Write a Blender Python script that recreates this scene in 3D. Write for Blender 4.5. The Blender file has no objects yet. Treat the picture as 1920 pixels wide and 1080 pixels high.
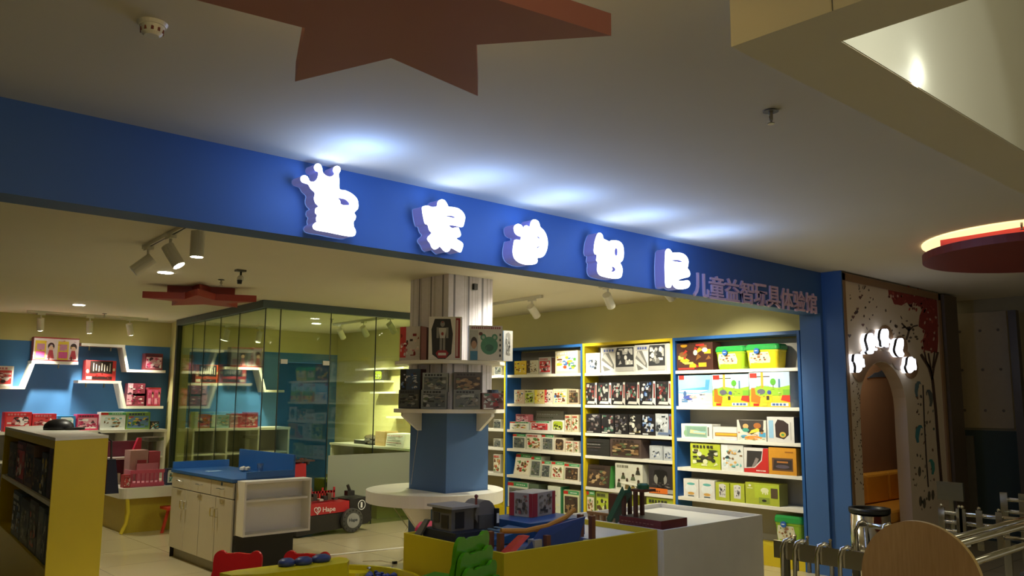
import bpy, math, random
from mathutils import Vector, Matrix
from mathutils.geometry import tessellate_polygon

S = bpy.context.scene
COL = S.collection
# ------------------------------------------------------------------ camera
# world: X runs along the shop front to the right, Y runs into the shop, Z up (metres); eye 1.6 m above the floor
FOC = 1565.0
EYE = Vector((0, 0, 1.6))
RW = ((0.74143968, 0.09423627, 0.66436942), (-0.67099056, 0.09492202, 0.73536486), (0.00623475, -0.9910143, 0.1336106))
cam = bpy.data.cameras.new('camera')
cam.sensor_width = 36.0
cam.lens = FOC / 1920 * 36
cam.clip_start = 0.05
camo = bpy.data.objects.new('camera', cam)
COL.objects.link(camo)
_r, _u, _b = [Vector((RW[0][i], RW[1][i], RW[2][i])) for i in range(3)]
camo.matrix_world = Matrix(((_r.x, -_u.x, -_b.x, EYE.x), (_r.y, -_u.y, -_b.y, EYE.y), (_r.z, -_u.z, -_b.z, EYE.z), (0, 0, 0, 1)))
S.camera = camo

# ------------------------------------------------------------------ light of the mall, exposure
S.view_settings.view_transform = 'Standard'
S.view_settings.look = 'None'
S.view_settings.exposure = 0.6
S.view_settings.gamma = 1.0
S.view_settings.use_curve_mapping = False
wd = bpy.data.worlds.new('mall_ambient')
S.world = wd
wd.use_nodes = True
wd.node_tree.nodes['Background'].inputs[0].default_value = (1.0, 0.91, 0.64, 1)
wd.node_tree.nodes['Background'].inputs[1].default_value = 0.15


def lamp(name, kind, loc, energy, color, target=None, size=0.1, spot=60, blend=0.5, parent=None, size_y=None):
    l = bpy.data.lights.new(name, kind)
    l.energy = energy
    l.color = color
    if kind == 'SPOT':
        l.spot_size = math.radians(spot); l.spot_blend = blend; l.shadow_soft_size = size
    elif kind == 'AREA':
        l.size = size
        if size_y:
            l.shape = 'RECTANGLE'; l.size_y = size_y
    else:
        l.shadow_soft_size = size
    o = bpy.data.objects.new(name, l)
    COL.objects.link(o)
    o.location = loc
    if target is not None:
        o.rotation_euler = (Vector(target) - Vector(loc)).to_track_quat('-Z', 'Y').to_euler()
    if parent:
        o.parent = parent; o.location = Vector(loc) - parent.location
    return o


WARM = (1.0, 0.89, 0.60)
NEUT = (1.0, 0.96, 0.76)
# the mall's own ceiling lights behind the camera, and the general light of the shop's recessed panels
lamp('mall_light', 'AREA', (0.5, -2.6, 2.8), 30, WARM, (1.5, 2.5, 0.6), size=2.5)


V = Vector


# ------------------------------------------------------------------ pixel of the photograph -> point of the place
def ray(x, y):
    c = (x - 960.0, y - 540.0, FOC)
    return Vector([sum(RW[i][j] * c[j] for j in range(3)) for i in range(3)])


def atX(x, y, X): r = ray(x, y); return EYE + r * (X / r.x)
def atY(x, y, Y): r = ray(x, y); return EYE + r * (Y / r.y)
def atZ(x, y, Z): r = ray(x, y); return EYE + r * ((Z - EYE.z) / r.z)
def atD(x, y, d): return EYE + ray(x, y) * (d / FOC)


# ------------------------------------------------------------------ materials
def lin(h):
    h = h.lstrip('#')
    if len(h) == 3: h = ''.join(c * 2 for c in h)
    out = []
    for i in (0, 2, 4):
        c = int(h[i:i + 2], 16) / 255
        out.append(c / 12.92 if c <= 0.04045 else ((c + 0.055) / 1.055) ** 2.4)
    return (*out, 1.0)


def mat_new(name):
    m = bpy.data.materials.new(name); m.use_nodes = True
    nt = m.node_tree
    return m, nt, nt.nodes['Principled BSDF']


def surf(name, hexcol, rough=0.5, metal=0.0, noise=0.06, scale=6.0, spec=0.5, bump=0.0, stretch=None, coat=0.0):
    """plain coloured surface with a little procedural unevenness"""
    m, nt, b = mat_new(name)
    tc = nt.nodes.new('ShaderNodeTexCoord')
    n = nt.nodes.new('ShaderNodeTexNoise'); n.inputs['Scale'].default_value = scale; n.inputs['Detail'].default_value = 4
    src = tc.outputs['Object']
    if stretch:
        mp = nt.nodes.new('ShaderNodeMapping'); mp.inputs['Scale'].default_value = stretch
        nt.links.new(src, mp.inputs[0]); src = mp.outputs[0]
    nt.links.new(src, n.inputs['Vector'])
    mx = nt.nodes.new('ShaderNodeMix'); mx.data_type = 'RGBA'
    c = lin(hexcol)
    mx.inputs[6].default_value = tuple(max(0, v * (1 - noise)) for v in c[:3]) + (1,)
    mx.inputs[7].default_value = tuple(min(1, v * (1 + noise)) for v in c[:3]) + (1,)
    nt.links.new(n.outputs[0], mx.inputs[0])
    nt.links.new(mx.outputs[2], b.inputs['Base Color'])
    b.inputs['Roughness'].default_value = rough
    b.inputs['Metallic'].default_value = metal
    b.inputs['Specular IOR Level'].default_value = spec
    b.inputs['Coat Weight'].default_value = coat
    if bump:
        bp = nt.nodes.new('ShaderNodeBump'); bp.inputs['Strength'].default_value = bump; bp.inputs['Distance'].default_value = 0.01
        nt.links.new(n.outputs[0], bp.inputs['Height']); nt.links.new(bp.outputs[0], b.inputs['Normal'])
    return m


def glow(name, col, strength):
    m, nt, b = mat_new(name)
    b.inputs['Base Color'].default_value = (0.8, 0.8, 0.8, 1)
    b.inputs['Emission Color'].default_value = (*col, 1)
    b.inputs['Emission Strength'].default_value = strength
    return m


def printed(name, rough):
    """printed card, paint or moulded plastic whose colour is stored per face"""
    m, nt, b = mat_new(name)
    a = nt.nodes.new('ShaderNodeAttribute'); a.attribute_name = 'Col'
    tc = nt.nodes.new('ShaderNodeTexCoord')
    n = nt.nodes.new('ShaderNodeTexNoise'); n.inputs['Scale'].default_value = 30
    nt.links.new(tc.outputs['Object'], n.inputs['Vector'])
    r = nt.nodes.new('ShaderNodeMapRange'); r.inputs['To Min'].default_value = 0.9; r.inputs['To Max'].default_value = 1.06
    nt.links.new(n.outputs[0], r.inputs[0])
    v = nt.nodes.new('ShaderNodeVectorMath'); v.operation = 'SCALE'
    nt.links.new(a.outputs['Color'], v.inputs[0]); nt.links.new(r.outputs[0], v.inputs['Scale'])
    nt.links.new(v.outputs[0], b.inputs['Base Color'])
    b.inputs['Roughness'].default_value = rough
    return m


def glass_mat(name, tint, gloss=0.07, frost=0.0, frostcol=(0.2, 0.22, 0.16)):
    m, nt, b = mat_new(name)
    nt.nodes.remove(b)
    out = nt.nodes['Material Output']
    t = nt.nodes.new('ShaderNodeBsdfTransparent'); t.inputs[0].default_value = (*tint, 1)
    g = nt.nodes.new('ShaderNodeBsdfGlossy'); g.inputs['Roughness'].default_value = 0.02
    lw = nt.nodes.new('ShaderNodeLayerWeight'); lw.inputs[0].default_value = 0.18
    ad = nt.nodes.new('ShaderNodeMath'); ad.operation = 'MULTIPLY_ADD'; ad.inputs[1].default_value = 0.45; ad.inputs[2].default_value = gloss
    nt.links.new(lw.outputs['Fresnel'], ad.inputs[0])
    mx = nt.nodes.new('ShaderNodeMixShader')
    nt.links.new(ad.outputs[0], mx.inputs[0]); nt.links.new(t.outputs[0], mx.inputs[1]); nt.links.new(g.outputs[0], mx.inputs[2])
    last = mx
    if frost:
        d = nt.nodes.new('ShaderNodeBsdfDiffuse'); d.inputs[0].default_value = (*frostcol, 1)
        m2 = nt.nodes.new('ShaderNodeMixShader'); m2.inputs[0].default_value = frost
        nt.links.new(mx.outputs[0], m2.inputs[1]); nt.links.new(d.outputs[0], m2.inputs[2]); last = m2
    nt.links.new(last.outputs[0], out.inputs[0])
    return m


def floor_mat():
    m, nt, b = mat_new('polished_tile')
    tc = nt.nodes.new('ShaderNodeTexCoord')
    br = nt.nodes.new('ShaderNodeTexBrick'); br.offset = 0
    br.inputs['Scale'].default_value = 1.0
    br.inputs['Brick Width'].default_value = 0.8; br.inputs['Row Height'].default_value = 0.8
    br.inputs['Mortar Size'].default_value = 0.003
    br.inputs['Color1'].default_value = lin('cdbf97'); br.inputs['Color2'].default_value = lin('c8ba92'); br.inputs['Mortar'].default_value = lin('8c8060')
    nt.links.new(tc.outputs['Object'], br.inputs['Vector'])
    nt.links.new(br.outputs[0], b.inputs['Base Color'])
    b.inputs['Roughness'].default_value = 0.13
    b.inputs['Specular IOR Level'].default_value = 0.6
    return m


def wood_mat(name, c1, c2):
    m, nt, b = mat_new(name)
    tc = nt.nodes.new('ShaderNodeTexCoord'); mp = nt.nodes.new('ShaderNodeMapping'); mp.inputs['Scale'].default_value = (9, 9, 0.8)
    n = nt.nodes.new('ShaderNodeTexNoise'); n.inputs['Scale'].default_value = 9; n.inputs['Detail'].default_value = 8
    cr = nt.nodes.new('ShaderNodeValToRGB')
    cr.color_ramp.elements[0].color = lin(c1); cr.color_ramp.elements[0].position = 0.3
    cr.color_ramp.elements[1].color = lin(c2); cr.color_ramp.elements[1].position = 0.7
    nt.links.new(tc.outputs['Object'], mp.inputs[0]); nt.links.new(mp.outputs[0], n.inputs['Vector'])
    nt.links.new(n.outputs[0], cr.inputs[0]); nt.links.new(cr.outputs[0], b.inputs['Base Color'])
    b.inputs['Roughness'].default_value = 0.5
    return m


MT = {
    'P': printed('printed_card', 0.42), 'G': printed('glossy_plastic', 0.18), 'D': printed('matt_paint', 0.7),
    'white': surf('white_laminate', 'e8e3d6', 0.4), 'ceil': surf('ceiling_paint', 'd5cdb6', 0.9, scale=2, noise=0.03),
    'ceil2': surf('shop_ceiling_paint', 'd8d0b8', 0.9, scale=2, noise=0.03),
    'navy': surf('blue_fascia_paint', '3a6298', 0.55, scale=3, noise=0.05), 'blue': surf('blue_wall_paint', '3f76ae', 0.7, scale=3),
    'bluelam': surf('blue_laminate', '285c9c', 0.35), 'yellam': surf('yellow_laminate', 'd6bc20', 0.38, noise=0.04),
    'yelwall': surf('yellow_wall_paint', 'cdc588', 0.85, scale=3), 'floor': floor_mat(),
    'chrome': surf('chrome', 'd8d4c8', 0.12, 1.0, noise=0.02), 'steel': surf('brushed_steel', 'a59f90', 0.3, 1.0, stretch=(1, 1, 40)),
    'black': surf('black_plastic', '15150f', 0.4), 'lampwhite': surf('white_lamp_metal', 'd8d4c4', 0.4),
    'grey': surf('grey_metal', '5c5a52', 0.5), 'beam': surf('dark_steel_beam', '4a5a5c', 0.5),
    'starred': surf('red_lacquer', 'a8695c', 0.5), 'discred': surf('dark_red_lacquer', '7a2f28', 0.5),
    'wood': wood_mat('beech_veneer', 'a97f45', 'b98f55'), 'woodedge': wood_mat('beech_edge', 'd8b878', 'e6c98c'),
    'mural': surf('printed_mural_board', 'cdbda6', 0.75, scale=1.5, noise=0.08), 'brown': surf('brown_alcove_paint', '8f6c54', 0.85),
    'cushion': surf('ochre_leather', 'd89a35', 0.45, noise=0.1, bump=0.15), 'corered': surf('bright_red_lacquer', 'd8402c', 0.5), 'orn': surf('red_ornament_lacquer', '9c3a30', 0.5), 'dark': surf('dark_green_wall', '34423f', 0.8),
    'glass': glass_mat('partition_glass', (0.80, 0.87, 0.72), .03), 'doorglass': glass_mat('tinted_door_glass', (0.50, 0.62, 0.60), 0.03),
    'film': glass_mat('frosted_glass', (0.55, 0.6, 0.45), 0.04, 0.62, (0.42, 0.44, 0.34)), 'clear': glass_mat('clear_plastic', (0.85, 0.92, 0.95), 0.12),
    'letter': glow('lit_letter_face', (0.90, 0.95, 1.0), 3.2), 'letterside': glow('lavender_acrylic_return', (0.34, 0.36, 0.85), 0.16),
    'arch': glow('lit_arch_letter', (0.85, 0.88, 1.0), 1.8), 'lens': glow('lamp_lens', (1, 0.95, 0.8), 30.0),
    'cove': glow('warm_glow', (1.0, 0.74, 0.34), 0.95), 'lensoff': surf('unlit_lamp_lens', '9a968a', 0.3),
}


MT['letterside'].node_tree.nodes['Principled BSDF'].inputs['Base Color'].default_value = (0.13, 0.13, 0.36, 1)


class MB:
    def __init__(s): s.v, s.f, s.m, s.c = [], [], [], []

    def face(s, pts, mat='P', col='fff'):
        i = len(s.v); s.v += [Vector(p) for p in pts]
        s.f.append(tuple(range(i, i + len(pts)))); s.m.append(mat); s.c.append(col)

    def idx(s, verts, faces, mat, col):
        i = len(s.v); s.v += [Vector(p) for p in verts]
        for f in faces: s.f.append(tuple(i + k for k in f)); s.m.append(mat); s.c.append(col)
        return s

    def hexa(s, p, mat='P', col='fff'):      # p: 4 bottom (ccw from above) + 4 top
        return s.idx(p, [(3, 2, 1, 0), (4, 5, 6, 7), (0, 1, 5, 4), (1, 2, 6, 5), (2, 3, 7, 6), (3, 0, 4, 7)], mat, col)

    def box(s, x0, x1, y0, y1, z0, z1, mat='P', col='fff'):
        x0, x1 = min(x0, x1), max(x0, x1); y0, y1 = min(y0, y1), max(y0, y1); z0, z1 = min(z0, z1), max(z0, z1)
        return s.hexa([(x0, y0, z0), (x1, y0, z0), (x1, y1, z0), (x0, y1, z0), (x0, y0, z1), (x1, y0, z1), (x1, y1, z1), (x0, y1, z1)], mat, col)

    def prism(s, poly, ext, mat='P', col='fff', side=None, sidecol=None, holes=()):
        """planar polygon (3D points) pushed along ext; holes: further loops"""
        ext = Vector(ext); loops = [[Vector(p) for p in poly]] + [[Vector(p) for p in h] for h in holes]
        allp = [p for l in loops for p in l]; n = len(allp)
        tris = tessellate_polygon(loops)
        nrm = Vector((0, 0, 0))
        a = loops[0]
        for i in range(len(a)): nrm += a[i].cross(a[(i + 1) % len(a)])
        fl = nrm.dot(ext) > 0        # loop normal points along ext: the start cap must be turned round
        T = []
        for t in tris:
            q = (allp[t[1]] - allp[t[0]]).cross(allp[t[2]] - allp[t[0]])
            T.append(tuple(t) if (q.dot(ext) < 0) else tuple(reversed(t)))
        s.idx(allp, T, mat, col)
        s.idx([p + ext for p in allp], [tuple(reversed(t)) for t in T], mat, col)
        for k, l in enumerate(loops):
            nn = Vector((0, 0, 0))
            for i in range(len(l)): nn += l[i].cross(l[(i + 1) % len(l)])
            f2 = (nn.dot(ext) > 0) == (k == 0)
            for i in range(len(l)):
                p, q = l[i], l[(i + 1) % len(l)]
                pts = [p, q, q + ext, p + ext] if f2 else [q, p, p + ext, q + ext]
                s.face(pts, side or mat, sidecol or col)
        return s

    def tube(s, path, r, n=8, mat='P', col='fff', r1=None):
        path = [Vector(p) for p in path]; rings = []
        for i, p in enumerate(path):
            d = (path[min(i + 1, len(path) - 1)] - path[max(i - 1, 0)]).normalized()
            a = d.orthogonal().normalized() if i == 0 else (rings_a - d * rings_a.dot(d)).normalized()
            rings_a = a; b = d.cross(a)
            rr = r if r1 is None else r + (r1 - r) * i / (len(path) - 1)
            rings.append([p + a * math.cos(2 * math.pi * k / n) * rr + b * math.sin(2 * math.pi * k / n) * rr for k in range(n)])
        V = [v for g in rings for v in g]; F = []
        for i in range(len(rings) - 1):
            for k in range(n):
                F.append((i * n + k, i * n + (k + 1) % n, (i + 1) * n + (k + 1) % n, (i + 1) * n + k))
        F.append(tuple(reversed(range(n)))); F.append(tuple(range((len(rings) - 1) * n, len(rings) * n)))
        return s.idx(V, F, mat, col)

    def lathe(s, prof, c, n=24, mat='P', col='fff', axis='z', closed=True):
        """prof: (radius, height) pairs turned about an axis through c"""
        c = Vector(c); V = []; F = []
        for r, h in prof:
            for k in range(n):
                a = 2 * math.pi * k / n
                p = Vector((r * math.cos(a), r * math.sin(a), h))
                if axis == 'x': p = Vector((p.z, p.x, p.y))
                if axis == 'y': p = Vector((p.x, -p.z, p.y))
                V.append(c + p)
        for i in range(len(prof) - 1):
            for k in range(n): F.append((i * n + k, i * n + (k + 1) % n, (i + 1) * n + (k + 1) % n, (i + 1) * n + k))
        if closed: F.append(tuple(reversed(range(n)))); F.append(tuple(range((len(prof) - 1) * n, len(prof) * n)))
        return s.idx(V, F, mat, col)

    def ball(s, c, rad, mat='P', col='fff', n=12):
        if isinstance(rad, (int, float)): rad = (rad, rad, rad)
        c = Vector(c); V = []; F = []; m = n // 2
        for i in range(m + 1):
            t = math.pi * i / m
            for k in range(n):
                a = 2 * math.pi * k / n
                V.append(c + Vector((rad[0] * math.sin(t) * math.cos(a), rad[1] * math.sin(t) * math.sin(a), rad[2] * math.cos(t))))
        for i in range(m):
            for k in range(n): F.append((i * n + k, (i + 1) * n + k, (i + 1) * n + (k + 1) % n, i * n + (k + 1) % n))
        return s.idx(V, F, mat, col)

    def build(s, name, parent=None, origin=None, smooth=False, bevel=0.0):
        if origin is None:
            if parent is not None: origin = parent['_o'] if '_o' in parent else parent.location
            else:
                xs = [v.x for v in s.v]; ys = [v.y for v in s.v]; zs = [v.z for v in s.v]
                origin = ((min(xs) + max(xs)) / 2, (min(ys) + max(ys)) / 2, min(zs))
        O = Vector(origin)
        me = bpy.data.meshes.new(name)
        me.from_pydata([tuple(v - O) for v in s.v], [], s.f)
        names = list(dict.fromkeys(s.m))
        for k in names: me.materials.append(MT[k])
        at = me.color_attributes.new('Col', 'FLOAT_COLOR', 'CORNER')
        cc = {}
        flat = []
        for p, mk, ck in zip(me.polygons, s.m, s.c):
            p.material_index = names.index(mk); p.use_smooth = smooth
            if ck not in cc: cc[ck] = lin(ck)
            flat += list(cc[ck]) * p.loop_total
        at.data.foreach_set('color', flat)
        o = bpy.data.objects.new(name, me); COL.objects.link(o)
        if parent is not None:
            o.parent = parent
            o.location = O - Vector(parent['_o'] if '_o' in parent else parent.location)
            if parent.type == 'MESH': o.location = O - Vector(parent['_o'])
        else: o.location = O
        o['_o'] = tuple(O)
        if bevel:
            w = me
            bv = o.modifiers.new('edge', 'BEVEL'); bv.width = bevel; bv.segments = 2; bv.limit_method = 'ANGLE'; bv.angle_limit = math.radians(50)
        return o


def tag(o, label=None, cat=None, group=None, kind=None):
    for k, v in (('label', label), ('category', cat), ('group', group), ('kind', kind)):
        if v: o[k] = v
    return o


def thing(name, loc, label, cat, group=None):
    e = bpy.data.objects.new(name, None); COL.objects.link(e)
    e.location = loc; e.empty_display_size = 0.1; e['_o'] = tuple(loc)
    return tag(e, label, cat, group)


def dup(root, loc, rz=0.0, label=None, group=None):
    def cp(o, parent):
        c = o.copy(); COL.objects.link(c)
        if parent: c.parent = parent
        for ch in [q for q in o.children]: cp(ch, c)
        return c
    r = cp(root, None); r.location = loc; r.rotation_euler = (0, 0, rz)
    if label: r['label'] = label
    if group: r['group'] = group
    return r


def smoothloop(pts, sub=5):
    """Catmull-Rom through 2D points, closed"""
    n = len(pts); out = []
    for i in range(n):
        p0, p1, p2, p3 = [Vector(pts[(i + k) % n]) for k in (-1, 0, 1, 2)]
        for j in range(sub):
            t = j / sub
            q = 0.5 * ((2 * p1) + (p2 - p0) * t + (2 * p0 - 5 * p1 + 4 * p2 - p3) * t * t + (3 * p1 - p0 - 3 * p2 + p3) * t ** 3)
            out.append((q.x, q.y))
    return out


def glyphs(txt, size=1.0, extrude=0.0, offset=0.0):
    """outline of the letters as (verts, faces) in the XY plane"""
    cu = bpy.data.curves.new('t', 'FONT'); cu.body = txt; cu.size = size; cu.extrude = extrude; cu.offset = offset; cu.resolution_u = 3
    ob = bpy.data.objects.new('t', cu); COL.objects.link(ob)
    dg = bpy.context.evaluated_depsgraph_get(); dg.update()
    me = ob.evaluated_get(dg).to_mesh()
    V = [v.co.copy() for v in me.vertices]; F = [tuple(p.vertices) for p in me.polygons]
    ob.evaluated_get(dg).to_mesh_clear()
    bpy.data.objects.remove(ob); bpy.data.curves.remove(cu)
    return V, F


def lettering(mb, txt, p0, ux, uz, height, mat='P', col='fff', depth=0.002, width=None, offset=0.0):
    """flat or raised writing: p0 lower left corner, ux / uz directions of writing and up"""
    V, F = glyphs(txt, 1.0, 0.5, offset)
    x0 = min(v.x for v in V); x1 = max(v.x for v in V); y0 = min(v.y for v in V); y1 = max(v.y for v in V)
    sy = height / (y1 - y0); sx = width / (x1 - x0) if width else sy
    ux = Vector(ux).normalized(); uz = Vector(uz).normalized(); un = ux.cross(uz)
    mb.idx([Vector(p0) + ux * (v.x - x0) * sx + uz * (v.y - y0) * sy + un * (v.z * 2 + 1) * depth / 2 for v in V], F, mat, col)


# ================================================================== THE SETTING
CE, CS = 2.857, 2.79          # ceiling of the mall, ceiling of the shop
YF, YB = 3.96, 13.5           # face of the blue beam, back wall of the shop
XR = 7.9                      # right wall of the shop


def struct(name, fn, **k):
    b = MB(); fn(b); return tag(b.build(name, **k), kind='structure')


struct('floor', lambda b: b.box(-8, 18, -5, 16, -0.1, 0, 'floor'))
ZD = 2.69                     # underside of the boxed-in ceiling drop; its corner and the corner of its opening
DC, DI = atZ(1371, 88, ZD), atZ(1577, 78, ZD)
DXI, DYI = 5.2, -1.6


def _ceil(b):
    b.box(-8, DI.x, -5, YF, CE, CE + 0.1, 'ceil'); b.box(DXI, 18, -5, YF, CE, CE + 0.1, 'ceil')
    b.box(DI.x, DXI, DI.y, YF, CE, CE + 0.1, 'ceil'); b.box(DI.x, DXI, -5, DYI, CE, CE + 0.1, 'ceil')


struct('ceiling', _ceil)
struct('ceiling_shop', lambda b: b.box(-6, 8.6, YF + 0.19, YB + 0.1, CS, CS + 0.1, 'ceil2'))


def _back(b):
    b.box(-6, XR, YB, YB + 0.1, 0, 2.405, 'blue'); b.box(-6, XR, YB, YB + 0.1, 2.405, CS, 'yelwall')


struct('wall_back', _back)
struct('wall_right', lambda b: b.box(XR, XR + 0.1, YF + 0.19, YB + 0.1, 0, CS, 'yelwall'))
struct('wall_left', lambda b: b.box(-6.1, -6, -5, YB + 0.1, 0, CE, 'yelwall'))
# the blue beam over the open front and the blue pier it rests on
struct('wall_front', lambda b: b.box(-6, 7.6, YF, YF + 0.19, 2.448, CE + 0.02, 'navy'))
struct('wall_pier', lambda b: (b.box(7.6, 7.90, YF, YF + 0.22, 0, CE + 0.02, 'navy'), b.box(7.64, 7.66, 3.755, YF - .001, 0, CE - .001, 'navy')))
# stub of yellow wall the glass room starts from
struct('wall_stub', lambda b: b.hexa([(4.75, 12.87, 0), (4.95, 12.87, 0), (5.1, YB, 0), (4.88, YB, 0), (4.75, 12.87, CS), (4.95, 12.87, CS), (5.1, YB, CS), (4.88, YB, CS)], 'yelwall'))
# far end of the mall on the right
YD = 6.0


def _dark(b):
    b.box(10.4, 18, YD, YD + 0.1, 0, CE, 'mural2')


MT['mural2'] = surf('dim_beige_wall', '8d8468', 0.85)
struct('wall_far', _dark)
b = MB()
p0 = atY(1795, 806, YD - 0.02); p1 = atY(1990, 830, YD - 0.02)
b.box(p0.x - 0.3, p1.x + 1.5, YD - 0.04, YD, 0, p0.z - 0.02, 'dark')
tag(b.build('wall_dado'), kind='structure')
# floor strip before the glass room
b = MB()
q = [atZ(549, 1049, 0), atZ(762, 1027, 0)]
b.hexa([q[0] + Vector((0, -0.025, 0)), q[1] + Vector((0, -0.025, 0)), q[1] + Vector((0, 0.025, 0)), q[0] + Vector((0, 0.025, 0))] +
       [q[0] + Vector((0, -0.025, .008)), q[1] + Vector((0, -0.025, .008)), q[1] + Vector((0, 0.025, .008)), q[0] + Vector((0, 0.025, .008))], 'white')
tag(b.build('trim_1'), kind='structure')

# ---------------------------------------------------------------- printed mural wall with its arch
YM = 3.77


def M(x, y, d=0.0):
    return atY(x, y, YM - d)


xl, xr = 7.662, 10.0
ax0, ax1 = 7.93, 8.98
arc = [(ax1, 0), (ax1, 1.55)] + [((ax0 + ax1) / 2 + (ax1 - ax0) / 2 * math.cos(t), 1.55 + 0.46 * math.sin(t)) for t in [math.pi * k / 14 for k in range(1, 14)]] + [(ax0, 1.55), (ax0, 0)]
out = [(xl, 0), (xl, CE - 0.01), (xr, CE - 0.01), (xr, 0)]
loop = [(x, YM, z) for x, z in out] + [(x, YM, z) for x, z in arc]
b = MB()
b.prism(loop, (0, 0.13, 0), 'mural')
mural = tag(b.build('wall_mural'), kind='structure')
rg = random.Random(4)
b = MB()


def decal(pts, col, k=1, mat='D'):
    b.face([(p.x, YM - 0.0015 * k, p.z) for p in pts], mat, col)


def spot(x, y, rx, ry, col, k=1, n=8, rot=0.0):
    pts = []
    for i in range(n):
        t = -2 * math.pi * i / n
        u, v = rx * math.cos(t), ry * math.sin(t)
        pts.append(M(x + u * math.cos(rot) - v * math.sin(rot), y + u * math.sin(rot) + v * math.cos(rot)))
    decal(pts, col, k)


def stroke(pts, w, col, k=1):
    for (x0, y0), (x1, y1) in zip(pts, pts[1:]):
        d = math.hypot(x1 - x0, y1 - y0) or 1; nx, ny = -(y1 - y0) / d * w / 2, (x1 - x0) / d * w / 2
        decal([M(x0 + nx, y0 + ny), M(x1 + nx, y1 + ny), M(x1 - nx, y1 - ny), M(x0 - nx, y0 - ny)], col, k)


def heart(x, y, s, col):
    pts = []
    for i in range(14):
        t = -2 * math.pi * i / 14
        pts.append(M(x + s * math.sin(t) ** 3, y - s * 1.25 * (0.8125 * math.cos(t) - 0.3125 * math.cos(2 * t) - 0.125 * math.cos(3 * t) - 0.06 * math.cos(4 * t))))
    decal(pts, col)


for i in range(46):                    # hearts, drops and leaves on the upper left
    x = rg.uniform(1588, 1690); y = rg.uniform(536, 640)
    if x > 1655 and y < 580: continue
    if rg.random() < 0.35: heart(x, y, rg.uniform(1.5, 3.4), rg.choice(['6b4a44', '8a6a5e', '5a4a4a']))
    else: spot(x, y, rg.uniform(0.8, 1.8), rg.uniform(1.5, 4), rg.choice(['5b4a42', '77685a', '4a4440']), rot=rg.uniform(-.5, .5))
for i in range(70):                    # small dots down the left jamb
    spot(rg.uniform(1596, 1612) + (i % 70) * 0.1, 700 + i * 3.1 + rg.uniform(-3, 3), 0.9, rg.uniform(1.2, 2.2), rg.choice(['6a5440', '54463a']))
fol = [(1664, 536), (1700, 547), (1757, 562), (1759, 640), (1757, 662), (1732, 656), (1730, 640), (1734, 620), (1722, 612), (1724, 592), (1731, 575), (1722, 575), (1716, 566), (1703, 571), (1700, 567), (1690, 573), (1676, 570), (1672, 560), (1666, 553)]
tri = tessellate_polygon([[Vector((x, -y, 0)) for x, y in fol]])
for t in tri: decal([M(*fol[k]) for k in t], '8a2f2a', 1)
for i in range(220):
    x = rg.uniform(1664, 1758); y = rg.uniform(538, 662)
    inside = (x > 1724 and y < 660) or (y < 540 + (x - 1664) * 0.28 + 30 and x < 1724)
    if inside: spot(x, y, rg.uniform(1, 2.4), rg.uniform(1.5, 4), rg.choice(['a03a32', '7a2824', 'b5564a', '93352e', 'c8a596']), 2, 6, rg.uniform(-.6, .6))
stroke([(1726, 664), (1742, 690), (1748, 712), (1754, 770), (1760, 850), (1766, 920), (1767, 936)], 5, '4a3328', 3)
stroke([(1758, 660), (1750, 690), (1747, 712)], 4, '4a3328', 3)
stroke([(1740, 662), (1743, 680), (1746, 700)], 3, '4a3328', 3)
stroke([(1733, 660), (1736, 676), (1743, 690)], 2.5, '4a3328', 3); stroke([(1752, 658), (1750, 676), (1748, 690)], 2.5, '4a3328', 3)
spot(1767, 925, 5, 13, '4a3328', 3)
stroke([(1706, 612), (1702, 628), (1700, 634)], 4, '52453c'); stroke([(1690, 606), (1700, 616), (1704, 620)], 3, '52453c'); stroke([(1704, 620), (1712, 612), (1721, 610)], 3, '52453c')
for i in range(16): spot(rg.uniform(1676, 1722), rg.uniform(596, 640), rg.uniform(1, 3), rg.uniform(1, 3), '5a4c42')
stroke([(1730, 722), (1733, 800), (1737, 870), (1740, 913)], 2, '3e302a', 3)
for x, y, s, c in ((1719, 728, 1, '57707a'), (1744, 745, 1.1, '5a6064'), (1721, 812, 1.15, '3d7c8a'), (1748, 874, 1, '3f8a82')):   # leaping dolphins
    f = 1 if c in ('57707a', '3d7c8a') else -1
    pr = [(-2, 16), (-5, 6), (-4, -6), (1, -13), (6, -13), (9, -7), (5, -9), (3, -2), (1, 8), (2, 15)]
    pr = [(x + f * u * s * 0.9, y + v * s) for u, v in pr]
    for t in tessellate_polygon([[Vector((u, -v, 0)) for u, v in pr]]): decal([M(*pr[k]) for k in t], c, 2)
    spot(x + f * 1.5 * s, y + 3 * s, 2.2 * s, 6 * s, 'c4b79f', 1)
for i in range(44):
    spot(rg.uniform(1712, 1752), rg.uniform(715, 955), rg.uniform(.8, 2), rg.uniform(1.5, 4), rg.choice(['5b5148', '6d6250', '4f5a55', '7a5a48']), 1, 7, rg.uniform(-.4, .4))
for x, y in ((1724, 884), (1726, 940), (1733, 944), (1742, 930), (1749, 928)):
    spot(x, y, 3, 10, '5b5446', 1, 8)
b.build('wall_mural_print', parent=mural)
# wooden edge trims of the mural
b = MB(); b.box(xl, xr, YM - 0.02, YM, CE - 0.09, CE - 0.02, 'woodtrim')
MT['woodtrim'] = surf('brown_wood_trim', '8a6a48', 0.6)
b.box(xl, xl + 0.05, YM - 0.02, YM, 0, CE - 0.02, 'woodtrim'); b.box(xr - 0.06, xr, YM - 0.02, YM, 0, CE - 0.02, 'woodtrim')
tag(b.build('trim_2'), kind='structure')
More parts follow.
